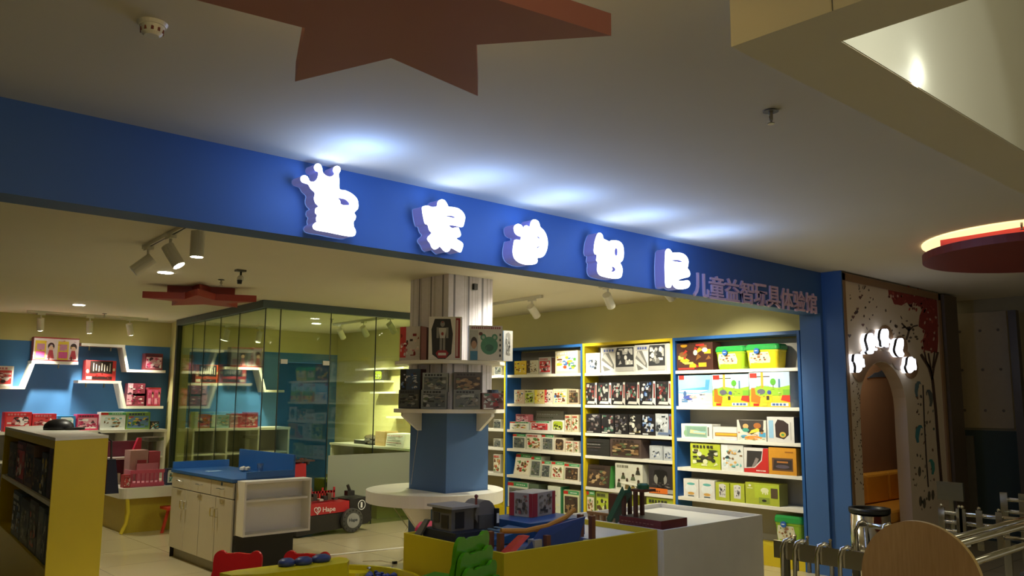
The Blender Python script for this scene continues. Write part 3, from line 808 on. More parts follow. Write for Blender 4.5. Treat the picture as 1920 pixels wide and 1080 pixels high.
def art(style, pal, r):
    """list of (uv polygon, colour) printed on the front of a box"""
    P = pal; o = []
    if style == 'pic':                       # framed picture with title strip
        o += [(rct(.06, .1, .94, .78), P[0])] + blobs(r, .08, .12, .92, .76, P[1:], 16, .2) + bars(r, .1, .83, .8, .93, P[-1], 6)
    elif style == 'hape':                    # pale box, green band with red tab, wooden toy
        o += [(rct(0, .84, 1, 1), '4f9a63'), (rct(.0, .84, .3, .97), 'c03028')] + bars(r, .45, .89, .9, .93, 'dfe8d8', 5)
        o += [(rct(.08, .08, .92, .76), P[0])] + blobs(r, .14, .14, .86, .7, P[1:], 16, .17)
    elif style == 'win':                     # dark window, toy inside
        o += [([(.12, .14), (.8, .12), (.88, .3), (.88, .8), (.76, .9), (.2, .9), (.12, .75)], P[0])] + blobs(r, .2, .18, .8, .7, P[1:], 12, .22)
    elif style == 'dark':                    # dark sheet with small bright details
        o += blobs(r, .05, .1, .95, .95, P, 14, .2) + [(rct(0.05, .03, .5, .09), P[-1])]
    elif style == 'ell':                     # dark picture, pale L-shaped edge
        o += [(rct(0, 0, .8, 1), P[0])] + blobs(r, .03, .2, .74, .95, P[1:-1], 12, .2) + [([(.78, .14), (1, .0), (1, 1), (.86, 1)], P[-1]), ([(.12, .06), (.8, .04), (.8, .16), (.2, .17)], P[-1])]
        o += [(rct(.87, .3, .97, .9), '8a3a38')]
    elif style == 'ship':
        o += [([(.0, .1), (.42, .05), (.42, .75), (.1, .85)], P[0])] + [([(.02, .5), (.1, .8), (.22, .85), (.4, .3), (.4, .12)], P[1]), ([(.05, .62), (.13, .78), (.36, .3), (.34, .22)], P[3]), ([(.05, .3), (.3, .1), (.1, .05)], P[1])]
        o += [(rct(.45, .2, .98, .97), P[2])] + blobs(r, .5, .28, .95, .92, [P[1], P[3], P[0], P[3]], 12, .24) + [([(.05, .78), (.46, .78), (.5, .97), (.05, .97)], P[3])] + bars(r, .1, .83, .42, .92, '4a5a9a', 4) + [(rct(.45, .04, .98, .2), P[3])]
    elif style == 'plane':
        o += [(rct(0, .42, 1, 1), '9cc8e6'), (rct(0, 0, 1, .42), 'd8d4d0'), ([(0, .42), (.1, .55), (.8, .62), (.82, .85), (.94, .85), (.9, .5), (.6, .4)], '5fa8dc'), ([(0, .46), (.6, .42), (.9, .52), (.1, .52)], 'f2f2f2'),
              (rct(.02, .86, .18, 1), 'c23a34'), (ell(.3, .28, .16, .09), '4a58a8'), (ell(.45, .3, .12, .06), 'c8a4a0'), (rct(.1, .12, .28, .24), '5f86b4'), (ell(.2, .4, .05, .1), '4a6a9a'), (rct(.68, .08, .97, .16), 'f5f5f0')]
        o += blobs(r, .1, .16, .8, .42, ['3f4a6a', '8a6a5a', 'e0e0e0', '5a7ab8', 'c8b48a'], 10, .09)
    elif style == 'site':
        o += [(rct(0, .5, 1, 1), 'bcdcf0'), ([(0, .5), (.3, .62), (.7, .55), (1, .62), (1, .3), (0, .3)], '9cc83a'), (rct(0, 0, 1, .32), 'f0c83a'), (rct(.02, .84, .2, .98), 'c8382e'), (rct(.2, .86, .52, .89), '5a4a40'),
              ([(.3, .55), (.36, .55), (.36, 1), (.3, 1)], 'e8a83a'), (ell(.6, .72, .07, .1), '5fae3a'), (rct(.595, .55, .61, .66), '7a5a3a'), (rct(.73, .55, .77, .8), '5a7a9a'),
              ([(.04, .15), (.26, .1), (.28, .3), (.16, .36), (.14, .55), (.05, .55)], 'e07a2a'), ([(.36, .12), (.56, .12), (.58, .34), (.44, .36)], 'f2cc2a'), (rct(.43, .2, .5, .32), '4a4038'), (ell(.3, .44, .1, .08), '6a6a78'), (ell(.5, .42, .05, .06), '4a58b0'),
              ([(.78, .2), (1, .14), (1, .34), (.82, .34)], 'd8402e'), (rct(.84, .34, 1, .5), '7ab43a'), (rct(.1, .03, .24, .1), 'd8322a'), (rct(.3, .03, .44, .1), 'c8d03a'), (rct(.54, .03, .96, .12), 'e8eef0')]
        o += bars(r, .57, .045, .93, .105, '4a6ab0', 4) + blobs(r, .0, .5, 1, .62, ['6aa83a', '8ac04a', 'd8c85a'], 6, .08) + blobs(r, .25, .28, .8, .5, ['8a7a60', 'e0d8b0', '5a5048', 'c8b050'], 8, .07)
    elif style == 'cups':
        o += [([(.1, .5), (.2, .3), (.8, .3), (.9, .5), (.75, .72), (.25, .72)], P[0]), (ell(.5, .74, .27, .07), P[1]), (ell(.5, .22, .22, .08), P[2]), (rct(.3, .06, .7, .11), P[3])]
    elif style == 'bits':                    # pale panel with scattered dark pieces
        o += [([(.25, .2), (.72, .18), (.75, .88), (.55, .95), (.25, .9)], P[0])] + blobs(r, .3, .25, .7, .82, P[1:], 11, .2)
    elif style == 'tea':
        o += [(rct(.28, .3, 1, .92), P[0]), (ell(.58, .68, .12, .12), P[1]), (rct(.5, .5, .54, .6), P[1]), (rct(.58, .48, .62, .6), P[1]), (rct(.64, .5, .68, .6), P[1]), (rct(.4, .06, .72, .34), P[2]), (ell(.56, .2, .07, .06), '2a2a28'), (rct(.06, .72, .22, .76), 'd8e0a8'), (ell(.14, .86, .04, .05), 'e8e8d0'), (rct(.76, .34, .96, .8), P[3])]
    elif style == 'doll':
        for k in (0, .5):
            o += [(rct(k + .03, .06, k + .27, .85), P[0]), (rct(k + .05, .12, k + .25, .4), P[1]), (rct(k + .07, .45, k + .24, .72), P[2]), (ell(k + .38, .62, .075, .16), '3a1f1c'), (ell(k + .38, .54, .055, .1), 'e8c0a8'), ([(k + .3, .1), (k + .46, .1), (k + .42, .46), (k + .34, .46)], P[3]), (rct(k + .33, .05, k + .36, .2), '4a3434')]
        o += [(rct(0, 0, 1, .05), 'a8282e'), (rct(0, .95, 1, 1), 'a8282e')] + blobs(r, .02, .3, .98, .9, P, 8, .06)
    elif style == 'sushi':
        o += [(rct(.13, .35, .88, .97), '2f2220'), (rct(.0, 0, .14, 1), P[0]), (rct(.88, 0, 1, 1), P[0]), (ell(.5, .25, .3, .12), P[0]), (rct(.14, .04, .88, .2), '3a2020'), (ell(.93, .55, .04, .08), 'e8d8a8'), (rct(.03, .05, .22, .2), 'ece4d8'), (ell(.07, .45, .05, .1), 'e0d0c0')]
        for i in range(7): o.append((rct(.24 + i * .09, .45 + .04 * (i % 2), .27 + i * .09, .86 - .06 * (i % 3)), 'd8d0c0'))
        o += blobs(r, .3, .12, .8, .36, ['c83030', '3a2422', 'e8d8c8', 'a02828'], 8, .12)
    elif style == 'robot':
        o += [([(.12, .12), (.3, .02), (.52, .02), (.7, .14), (.74, .6), (.66, .95), (.18, .95), (.08, .7)], '2e2c2c'), (rct(.76, 0, 1, 1), 'e0dcd4'), (rct(.82, .04, .96, .97), '8f2830')]
        o += [(ell(.42, .83, .07, .07), '8f8a84'), (rct(.39, .86, .45, .89), '9a3a34'), ([(.3, .74), (.54, .74), (.5, .5), (.34, .5)], 'c8c4bc'), (rct(.24, .5, .31, .75), '8f8c86'), (rct(.53, .5, .6, .75), '8f8c86'), (rct(.34, .2, .41, .5), '8a8680'), (rct(.44, .2, .51, .5), '8a8680'), (ell(.42, .6, .04, .04), '9a3a34'), ([(.22, .15), (.3, .04), (.54, .04), (.62, .15), (.54, .22), (.3, .22)], 'a02c34'), (rct(.3, .1, .54, .16), 'd8d0c8')]
        o += bars(r, .84, .08, .94, .92, 'c8a8a4', 1)
    elif style == 'bear':
        o += [(ell(.6, .42, .26, .26, 18), '4f8f74'), (ell(.42, .66, .09, .1), '4f8f74'), (ell(.76, .66, .09, .1), '4f8f74'), (ell(.42, .66, .045, .05), 'a8c0b0'), (ell(.76, .66, .045, .05), 'a8c0b0'), (ell(.6, .36, .13, .1), '3a6a58'), (rct(0, 0, .26, .86), 'b8b8b8'), (ell(.14, .5, .1, .17), '3a2a28'), (ell(.14, .44, .08, .12), 'b08870'), (rct(.03, 0, .25, .26), '3a7aa0'), (ell(.34, .76, .06, .05), '5a2a2a')]
        o += bars(r, .06, .9, .95, .96, 'a05a6a', 14) + [(rct(.9, .1 + .15 * k, .95, .17 + .15 * k), '3a3a38') for k in range(5)]
    elif style == 'orange':
        o += [(rct(.12, .14, .88, .62), '6a4a34'), ([(.16, .2), (.84, .2), (.84, .56), (.2, .56)], '3a3230'), (rct(.3, .44, .7, .5), 'b8783a'), (ell(.5, .3, .25, .07), '5f5560'), (rct(.6, .82, .9, .87), 'a86a24')]
    elif style == 'red':
        o += [([(0, 0), (1, 0), (1, 1), (.8, 1), (.74, .5), (.45, .2), (0, .16)], 'c8302c'), ([(.1, .2), (.42, .24), (.7, .52), (.76, .88), (.14, .88)], '3a3634'), ([(.3, .2), (.5, .3), (.62, .56), (.5, .62), (.4, .4)], '8f8480')] + bars(r, .5, .07, .92, .12, 'e8d8d0', 6)
    elif style == 'capsule':
        o += [([(.32, .2), (.62, .12), (.8, .3), (.8, .72), (.62, .86), (.4, .9), (.3, .7)], '3f3230'), (ell(.58, .3, .12, .11), 'd8b44a'), (ell(.58, .3, .06, .05), '5f9a4a'), (rct(.06, .16, .24, .86), '9ac4e0'), (rct(.86, .1, .9, .8), 'b8b4ac')]
    elif style == 'stick':
        o += [(rct(.12, .08, .84, .86), '9ab8a8'), (rct(.18, .14, .8, .8), '7fa08c'), ([(.28, .36), (.78, .3), (.78, .46), (.3, .6)], 'e8c89a'), (rct(.4, .4, .8, .5), '9ac8c8'), (ell(.14, .36, .06, .2), '8ab08a'), (rct(.86, .2, .9, .8), '6a6a60')]
    elif style == 'strip':
        o += [(rct(.08, .26, 1, .56), 'b88a4a'), (rct(.12, .36, 1, .5), 'e8b83a'), (rct(.3, .0, 1, .14), 'cfd0dc')]
    elif style == 'kids':
        o += [([(.06, 1), (.14, .56), (.5, .3), (.9, .6), (.92, 1)], '4a4440'), (ell(.3, .7, .1, .12), 'e0b070'), (ell(.7, .74, .13, .14), 'b8703a'), (ell(.3, .52, .12, .1), '4fa08a'), ([(.4, .34), (.86, .5), (.7, .62), (.5, .52)], 'f0d84a'), (ell(.84, .5, .08, .1), '3a3230'), (rct(.76, .2, .98, .42), '5aa8d0'), (ell(.25, .2, .13, .08), '5aa0c8'), (ell(.55, .16, .3, .1), 'e8984a')] + blobs(r, .04, .05, .96, .45, ['e07a3a', 'f0e8d8', '5a9a4a', 'c8503a', 'f0c84a'], 12, .09)
    elif style == 'text':
        for k in range(5): o += bars(r, .06, .12 + k * .17, r.uniform(.5, .95), .18 + k * .17, P[k % len(P)], 9)
    elif style == 'animals':
        o += [(rct(.0, .1, .3, 1), P[0])] + blobs(r, .05, .15, .95, .85, P[1:], 14, .13)
    elif style == 'figs':
        o += bars(r, .06, .84, .5, .94, '6f6a58', 7)
        for cu, cv, h, c in ((.14, .1, .34, '4a5a44'), (.3, .42, .26, '4f5a3e'), (.44, .06, .44, '6a5a34'), (.66, .4, .26, '5f6a50'), (.84, .62, .3, '3a3a30'), (.86, .12, .34, '2f3a30'), (.66, .1, .14, '8a7a3a')):
            o += [([(cu - .09, cv), (cu + .09, cv), (cu + .05, cv + h * .55), (cu - .05, cv + h * .55)], c), (ell(cu, cv + h * .72, .045, h * .22), '4a3a2c')]
        o += [([(.12, .3), (.4, .34), (.7, .3), (.9, .2), (.6, .22), (.3, .24)], 'ecead8')]
    elif style == 'mech':
        o += [(ell(.34, .52, .13, .17), '8f8c84'), (ell(.64, .52, .12, .17), '8f8c84'), ([(.24, .82), (.44, .86), (.56, .86), (.76, .8), (.8, .62), (.7, .68), (.62, .56), (.66, .1), (.54, .1), (.5, .4), (.44, .1), (.32, .1), (.38, .56), (.3, .68), (.22, .64)], '1c1a1a'), (ell(.5, .88, .05, .06), '2a2826')]
        o += [(rct(.0, .02, .78, .2), 'e0742a'), (rct(.78, .04, 1, .18), 'a8a49c')] + bars(r, .05, .06, .5, .12, '4a2a1c', 6) + blobs(r, .05, .24, .95, .4, ['6a6462', '4a4446', '8a8480'], 6, .12)
    elif style == 'plain':
        pass
    return o


def toybox(P0, P1, H, base, style, pal, label, group=None, depth=0.14, side=None, lean=0.0, top=None, cat='toy box', name='toy_box', seed=None, gap=0.0025):
    """carton whose front runs from P0 to P1 (lower corners, left to right as one faces it)"""
    P0 = Vector(P0); P1 = Vector(P1)
    w = (P1 - P0).length; t = (P1 - P0) / w; nf = Vector((t.y, -t.x, 0))
    P0 = P0 + t * gap; P1 = P1 - t * gap; w -= 2 * gap
    up = Vector((0, 0, 1)) - nf * lean; up.normalize()
    P0 = P0 + Vector((0, 0, .0012)); P1 = P1 + Vector((0, 0, .0012))
    bk = nf.cross(up).cross(up).normalized()
    if bk.dot(nf) > 0: bk = -bk
    if lean: bk = Vector((bk.x, bk.y, 0)).normalized()
    b = MB()
    f = [P0, P1, P1 + bk * depth, P0 + bk * depth]
    if lean: f2 = [p + up * H for p in f]
    else: f2 = [p + Vector((0, 0, H)) for p in f]
    b.hexa(f + f2, 'P', base)
    if side:
        e = 0.0006
        b.face([P1 + t * e, f[2] + t * e, f2[2] + t * e, f2[1] + t * e], 'P', side); b.face([f[3] - t * e, P0 - t * e, f2[0] - t * e, f2[3] - t * e], 'P', side)
    if top: b.face([p + Vector((0, 0, .0006)) for p in f2], 'P', top)
    r = random.Random(seed if seed is not None else RN.random())
    k = 1
    nn = t.cross(up)
    for poly, c in art(style, pal, r):
        if sum(poly[i][0] * poly[(i + 1) % len(poly)][1] - poly[(i + 1) % len(poly)][0] * poly[i][1] for i in range(len(poly))) < 0: poly = poly[::-1]
        T = tessellate_polygon([[Vector((u, v, 0)) for u, v in poly]]) if len(poly) > 4 else [tuple(range(len(poly)))]
        for tr in T:
            pts = [P0 + t * (w * poly[i][0]) + up * (H * poly[i][1]) + nn * (0.00022 * k + .0004) for i in tr]
            n_ = (pts[1] - pts[0]).cross(pts[2] - pts[0])
            if n_.dot(nn) < 0: pts.reverse()
            b.face(pts, 'P', c)
        k += 1
    o = b.build(name)
    return tag(o, label, cat, group)


PAL = {
    'dk': ['2b2a2c', '4a4650', '6a5a58', '8f8a88', '3a3436', 'a8a4a0'], 'dkr': ['2c2a2c', '5a3a3a', '8a3a3a', '4a6a5a', 'a8a8a4', 'b8b0a8', 'd8d4cc'],
    'bl': ['2b2a2c', '3a5a9a', '8fa8d0', 'c8ccd4', '5a4a4a', 'd8d8d8'], 'yl': ['2c2a28', '7a6a3a', 'd8b83a', '4a4440', 'c8c4b8', 'e8e4d8'],
    'brn': ['4a3a30', '7a5a3e', '9a7a54', '5f6a4a', 'b89a70', '3a302a'], 'wood': ['ece4cc', 'b88a54', '8f5f34', '5a8a4a', 'c8a470', '6a4a34', 'c03a2c'],
    'col': ['f0ead8', 'e8c83a', 'd8582e', '5a9a4a', '4a78b8', '7a4a34', 'f2f0e8'], 'ylw': ['f0dc5a', 'e8b02a', '8a5a2e', 'f2ecd8', '5a3a2a', 'c8382e'],
    'red': ['d8484a', 'f0d8d4', '8a2428', '3a2a2c', 'f4ecec', 'c87a80'], 'pink': ['e8a8b8', 'f4dce0', 'b8285a', 'd8587a', 'f4f0ee', '5a3a48'],
    'tea': ['e8ecea', '6ab8b0', 'd8a85a', '3a4a4e', '8a6a4a', 'c8d8d4'], 'grn': ['b8c83a', 'e4e4b0', '8a9a3a', '5a4a34', 'd8d8c0', '3a3a2a'],
    'wht': ['dcd8d0', '7a7874', '3a3a3c', 'b8b4ae', '5f5c5a', 'e8e6e0'], 'sil': ['c4c8cc', '8a9098', '3f4448', 'dfe2e4', '6a7a9a'],
    'mil': ['6a6e6a', '4a5258', '8a8478', '5f6a4f', 'b0b0a8', '3a3c3e'],
}
ORD = ['leftmost', 'second', 'third', 'fourth', 'fifth', 'sixth', 'seventh', 'eighth']


YR = {}


def row_on_wall(X, z, items, where, unit, depth=0.16, inset=0.02):
    """cartons on a shelf of the right-hand wall: (px left, px right, px top, base colour, style, palette, words[, options])"""
    for i, it in enumerate(items):
        x0, x1, yt, base, style, pal, words = it[:7]; op = it[7] if len(it) > 7 else {}
        xf = X + inset + op.get('in', 0)
        zz = z + op.get('dz', 0)
        ym = 745
        y0 = atX(x0, ym, xf).y; y1 = atX(x1, ym, xf).y
        lo_, hi_ = YR[unit]; y0 = min(y0, hi_ - .034); y1 = max(y1, lo_ + .034)
        h = atX((x0 + x1) / 2, yt, xf).z - zz
        if where == 'floor': h = min(h, .325)
        lab = f"{words}, {op['pos'] if 'pos' in op else ORD[i]} on {where} shelf of {unit}"
        toybox((xf, y0, zz), (xf, y1, zz), h, base, style, PAL[pal], lab, 'toy boxes on ' + unit, op.get('d', depth), op.get('side'), op.get('lean', 0), seed=hash_(words + where + str(i)))


def hash_(s):
    h = 7
    for c in s: h = (h * 31 + ord(c)) % 1000003
    return h


# ================================================================== BOOKCASES ON THE RIGHT WALL
XS, XB = 7.6, 7.87


def bookcase(y0, y1, lam, label, zs, plinth, back='white', lamin=None):
    """y0 near end, y1 far end"""
    t = thing('bookcase', (XS + .13, (y0 + y1) / 2, 0), label, 'bookcase', 'bookcases along the right wall')
    w = 0.03
    for y in (y0, y1 - w):
        b = MB(); b.box(XS, XB, y, y + w, 0, 2.305, lam); b.build('side_panel', t, bevel=.002)
    b = MB(); b.box(XS, XB, y0 + w + .0005, y1 - w - .0005, 2.27, 2.305, lam); b.build('top_panel', t, bevel=.002)
    b = MB(); b.box(XB - .012, XB, y0 + w + .0005, y1 - w - .0005, 0.2, 2.254, back); b.build('back_panel', t)
    for z in zs:
        b = MB(); b.box(XS + .004, XB - .013, y0 + w + .0005, y1 - w - .0005, z - .035, z, 'white'); b.build('shelf', t, bevel=.002)
    b = MB(); b.box(XS + .005, XB - .013, y0 + w + .0005, y1 - w - .0005, 0, .2, 'yellam'); b.build('plinth', t, bevel=.002)
    return t


ZR = [1.94, 1.55, 1.205, .89, .578]
ZRB = [1.94, 1.553, 1.215, .948, .575]
ZRC = [1.944, 1.559, 1.216, .964, .62]
MT['backgrey'] = surf('grey_back_panel', '8f897c', 0.6)
UA, UB_, UC, UD = 'the near blue bookcase', 'the middle yellow bookcase', 'the far blue bookcase', 'the farthest yellow bookcase'
YR.update({UA: (4.19, 5.725), UB_: (5.73, 7.10), UC: (7.105, 8.53), UD: (8.535, 9.42)})
bookcase(4.19, 5.725, 'bluelam', 'tall blue bookcase nearest the blue pier, full of bright toy boxes', ZR, .2, 'backgrey')
bookcase(5.73, 7.10, 'yellam', 'tall yellow-framed bookcase of dark robot boxes between two blue ones', ZRB, .2, 'backgrey')
bookcase(7.105, 8.53, 'bluelam', 'tall blue bookcase of pale wooden-toy boxes, right of the striped column', ZRC, .2, 'backgrey')
bookcase(8.535, 9.42, 'yellam', 'yellow-edged bookcase mostly hidden behind the striped column', ZRC, .2, 'backgrey')

row_on_wall(XS, ZR[0], [(1270, 1339, 643, '4a2a22', 'dark', 'ylw', 'dark box with orange digger picture')], 'top', UA)
row_on_wall(XS, ZR[1], [
    (1272, 1336, 704, 'e4e8ea', 'plane', 'tea', 'white box with blue airplane picture', {'d': .2}),
    (1336, 1405, 702, 'eee8d8', 'site', 'col', 'yellow building-site picture box', {'d': .2}),
    (1405, 1482, 698, 'f0ead8', 'site', 'col', 'yellow building-site picture box', {'d': .2, 'in': -.01, 'pos': 'rightmost'})], 'second', UA)
row_on_wall(XS, ZR[2], [
    (1276, 1334, 795, 'e4e4de', 'stick', 'tea', 'long white box with green window'),
    (1335, 1380, 801, 'e8e2dc', 'strip', 'ylw', 'low white box with yellow strip'),
    (1380, 1435, 788, 'e8e0d0', 'kids', 'col', 'colourful box with round window'),
    (1436, 1487, 782, 'dcd8d2', 'capsule', 'wht', 'white box with dark capsule window', {'side': '4a4540', 'in': -.012})], 'third', UA)
row_on_wall(XS, ZR[3], [
    (1292, 1348, 832, 'bcc43a', 'pic', 'grn', 'lime box with framed picture'),
    (1349, 1391, 834, 'd8d8d0', 'animals', 'tea', 'white box with small animal pictures'),
    (1391, 1437, 840, 'ddd8d0', 'red', 'red', 'white and red box with dark window', {'in': -.01}),
    (1437, 1489, 840, 'd8962e', 'orange', 'ylw', 'orange box with square dark window', {'in': -.015})], 'fourth', UA)
row_on_wall(XS, ZR[4], [
    (1278, 1306, 898, 'e4e0d8', 'cups', 'tea', 'white box with blue bowl picture'),
    (1307, 1336, 900, 'e4e0d8', 'cups', 'tea', 'white box with blue bowl picture'),
    (1337, 1363, 905, 'b4bc3a', 'bits', 'wht', 'lime box with scattered black pieces'),
    (1364, 1391, 907, 'b4bc3a', 'bits', 'wht', 'lime box with scattered black pieces'),
    (1392, 1455, 906, 'b0b83a', 'tea', 'grn', 'wide lime box with teapot picture', {'side': '8a8a4a'})], 'bottom', UA)
PAL['tea_'] = PAL['tea']
row_on_wall(XS, ZRB[0], [
    (1097, 1126, 662, 'c8c4bc', 'win', 'sil', 'small white box with robot in window'),
    (1127, 1191, 651, 'd0ccc4', 'ship', 'wht', 'long white box with grey spaceship'),
    (1191, 1250, 646, 'd4d0c8', 'ship', 'wht', 'long white box with grey spaceship'),
    (1250, 1259, 644, 'd0ccc4', 'plain', 'wht', 'end of a white box')], 'top', UB_)
PAL['wht'] = ['9a9690', '2e2e32', '8f8c84', 'dcd8d0', '5f5c5a', 'e8e6e0']
DW = ['green figures', 'red figures', 'crimson spine', 'green grid picture', 'blue robot picture', 'orange robot picture']
row_on_wall(XS, ZRB[1], [(x0, x1, yt, '2e2c2e', 'ell', p, f'dark tall box with {w}') for x0, x1, yt, p, w in
    ((1097, 1120, 718, 'dkr', DW[0]), (1121, 1147, 718, 'dkr', DW[1]), (1147, 1173, 717, 'dkr', DW[2]), (1174, 1200, 717, 'dkr', DW[3]), (1200, 1230, 715, 'bl', DW[4]), (1231, 1259, 715, 'dkr', DW[5]))], 'second', UB_)
row_on_wall(XS, ZRB[2], [
    (1098, 1126, 776, '2a282a', 'dark', 'dk', 'black box with red foot stripe'), (1127, 1151, 777, '2a282a', 'dark', 'dkr', 'black box with crimson foot stripe'),
    (1152, 1177, 777, '2a2829', 'dark', 'dk', 'black box with white vehicle'), (1178, 1202, 777, '2a2829', 'dark', 'yl', 'black box with yellow car'),
    (1203, 1227, 777, '2a2829', 'dark', 'bl', 'black box with blue car'), (1228, 1259, 776, '2a282c', 'ell', 'sil', 'black box with white mask picture')], 'third', UB_)
row_on_wall(XS, ZRB[3], [
    (1096, 1142, 823, '33322f', 'text', 'dk', 'wide dark box with rows of print'), (1143, 1201, 823, '5a4a44', 'pic', 'brn', 'wide brown and white box'),
    (1216, 1241, 836, 'b4b8bc', 'win', 'sil', 'silver box with blue top'), (1242, 1259, 838, 'b4b8bc', 'win', 'sil', 'silver box with round dial', {'pos': 'rightmost'})], 'fourth', UB_)
row_on_wall(XS, ZRB[4], [
    (1096, 1141, 872, '42342c', 'pic', 'brn', 'dark brown box leaning back', {'lean': .12, 'side': '4f9a4a', 'd': .09}),
    (1152, 1203, 870, 'd8d6c4', 'figs', 'mil', 'white box with green toy figures'),
    (1214, 1259, 873, '343032', 'mech', 'dk', 'dark box with robot and orange strip')], 'bottom', UB_)
row_on_wall(XS, .205, [
    (1096, 1114, 912, '7a8a3a', 'hape', 'wood', 'green box with wooden toy', {'pos': 'leftmost'}), (1116, 1140, 921, '9aa44a', 'pic', 'grn', 'lime box with round picture', {'pos': 'second'}),
    (1164, 1182, 924, 'c4cc4a', 'pic', 'grn', 'pale lime box', {'pos': 'third'}), (1209, 1259, 932, 'a8b43a', 'pic', 'grn', 'long lime box', {'pos': 'rightmost'})], 'floor', UB_)

row_on_wall(XS, ZRC[0], [
    (964, 986, 677, 'e8c84a', 'animals', 'ylw', 'small yellow box with cartoon lion'), (987, 1009, 676, 'd8d0b8', 'animals', 'brn', 'small box with black and white cows'),
    (1010, 1033, 670, 'c8c4bc', 'pic', 'red', 'small grey box with red picture'), (1034, 1040, 671, '4a2e28', 'plain', 'dk', 'narrow dark box edge'),
    (1041, 1084, 658, 'e8dcb8', 'pic', 'col', 'big bright box with yellow animals')], 'top', UC)
row_on_wall(XS, ZRC[1], [
    (964, 983, 731, 'e0c8b0', 'animals', 'col', 'small pale box with pink top'), (984, 1001, 731, 'dcd8a8', 'pic', 'grn', 'small box with white ring'),
    (1002, 1020, 731, 'e8d08a', 'animals', 'ylw', 'small yellow bear box'), (1021, 1036, 731, 'e8e0d0', 'animals', 'red', 'small box with black heart'),
    (1037, 1063, 729, 'dfe0b0', 'pic', 'col', 'wide box with green rim'), (1066, 1085, 730, 'd0b89a', 'pic', 'brn', 'small box with brown picture')], 'second', UC)
row_on_wall(XS, ZRC[2], [
    (956, 991, 791, 'e8ece6', 'hape', 'col', 'low white box with coloured blocks', {'d': .1}), (994, 1030, 790, 'e4e2da', 'hape', 'red', 'low white box with red tab', {'d': .1}),
    (1034, 1058, 788, 'e8e8e0', 'win', 'grn', 'white box with green window', {'d': .1}), (1059, 1071, 778, 'd8cca8', 'pic', 'wood', 'narrow beige box'), (1072, 1085, 778, 'd8cca8', 'pic', 'wood', 'narrow beige box')], 'third', UC)
row_on_wall(XS, ZRC[2] + .085, [(967, 992, 777, 'c8707a', 'pic', 'pink', 'pink box on top of another box', {'in': .02, 'pos': 'stacked'})], 'third', UC, depth=.08)
row_on_wall(XS, ZRC[2], [(1005, 1057, 771, '8f8c80', 'text', 'mil', 'wide grey rear box', {'in': .15, 'd': .06, 'pos': 'rearmost'})], 'third', UC)
row_on_wall(XS, ZRC[3], [
    (962, 986, 814, 'e0dccc', 'hape', 'mil', 'white box with dark window'), (987, 1015, 814, 'dcd6c8', 'pic', 'wood', 'white box with puzzle ring'),
    (1016, 1038, 815, 'dedac8', 'hape', 'mil', 'white box with small dark pieces'), (1039, 1059, 821, 'dccfb4', 'win', 'brn', 'beige box with brown bear'),
    (1060, 1074, 827, 'd8cdb4', 'pic', 'wood', 'narrow beige box with red print'), (1076, 1085, 828, 'd8cdb4', 'pic', 'wood', 'half-hidden beige box')], 'fourth', UC)
row_on_wall(XS, ZRC[4], [
    (963, 993, 851, 'e4dcc8', 'hape', 'wood', 'tall white box tilted back', {'lean': .2}), (994, 1013, 856, 'c8ccb8', 'hape', 'mil', 'tall grey-green box', {'lean': .1}),
    (1014, 1031, 865, 'dcd6c4', 'hape', 'mil', 'white box with black wheel', {'lean': .1}), (1032, 1056, 866, 'd4d6b0', 'hape', 'wood', 'pale box with wooden spiral', {'lean': .1}),
    (1057, 1085, 870, 'd8ccb4', 'hape', 'brn', 'pale box with orange picture', {'lean': .05})], 'bottom', UC)
row_on_wall(XS, .205, [
    (953, 990, 898, 'dde0cc', 'hape', 'mil', 'white box with green band', {'pos': 'leftmost'}), (992, 1010, 906, '5f6f5a', 'plain', 'mil', 'dark green box', {'pos': 'second'}), (1027, 1051, 912, 'd8dcc8', 'text', 'grn', 'white box with green side', {'side': '3f8a5a', 'pos': 'third'}),
    (1056, 1085, 920, 'd4d8a8', 'hape', 'brn', 'pale box with brown marble run', {'pos': 'rightmost'})], 'floor', UC)
for z, yt, words in ((ZRC[0], 684, 'small grey box'), (ZRC[1], 733, 'dark photo box'), (ZRC[2], 787, 'white-edged box'), (ZRC[3], 823, 'blue and green box'), (ZRC[4], 852, 'brown wooden-toy box')):
    row_on_wall(XS, z, [(926, 940, yt, 'b8b4a4' if 'dark' not in words else '4a4a44', 'pic', 'mil' if 'brown' not in words else 'wood', words, {'pos': 'nearest the column'})], {ZRC[0]: 'top', ZRC[1]: 'second', ZRC[2]: 'third', ZRC[3]: 'fourth', ZRC[4]: 'bottom'}[z], UD)


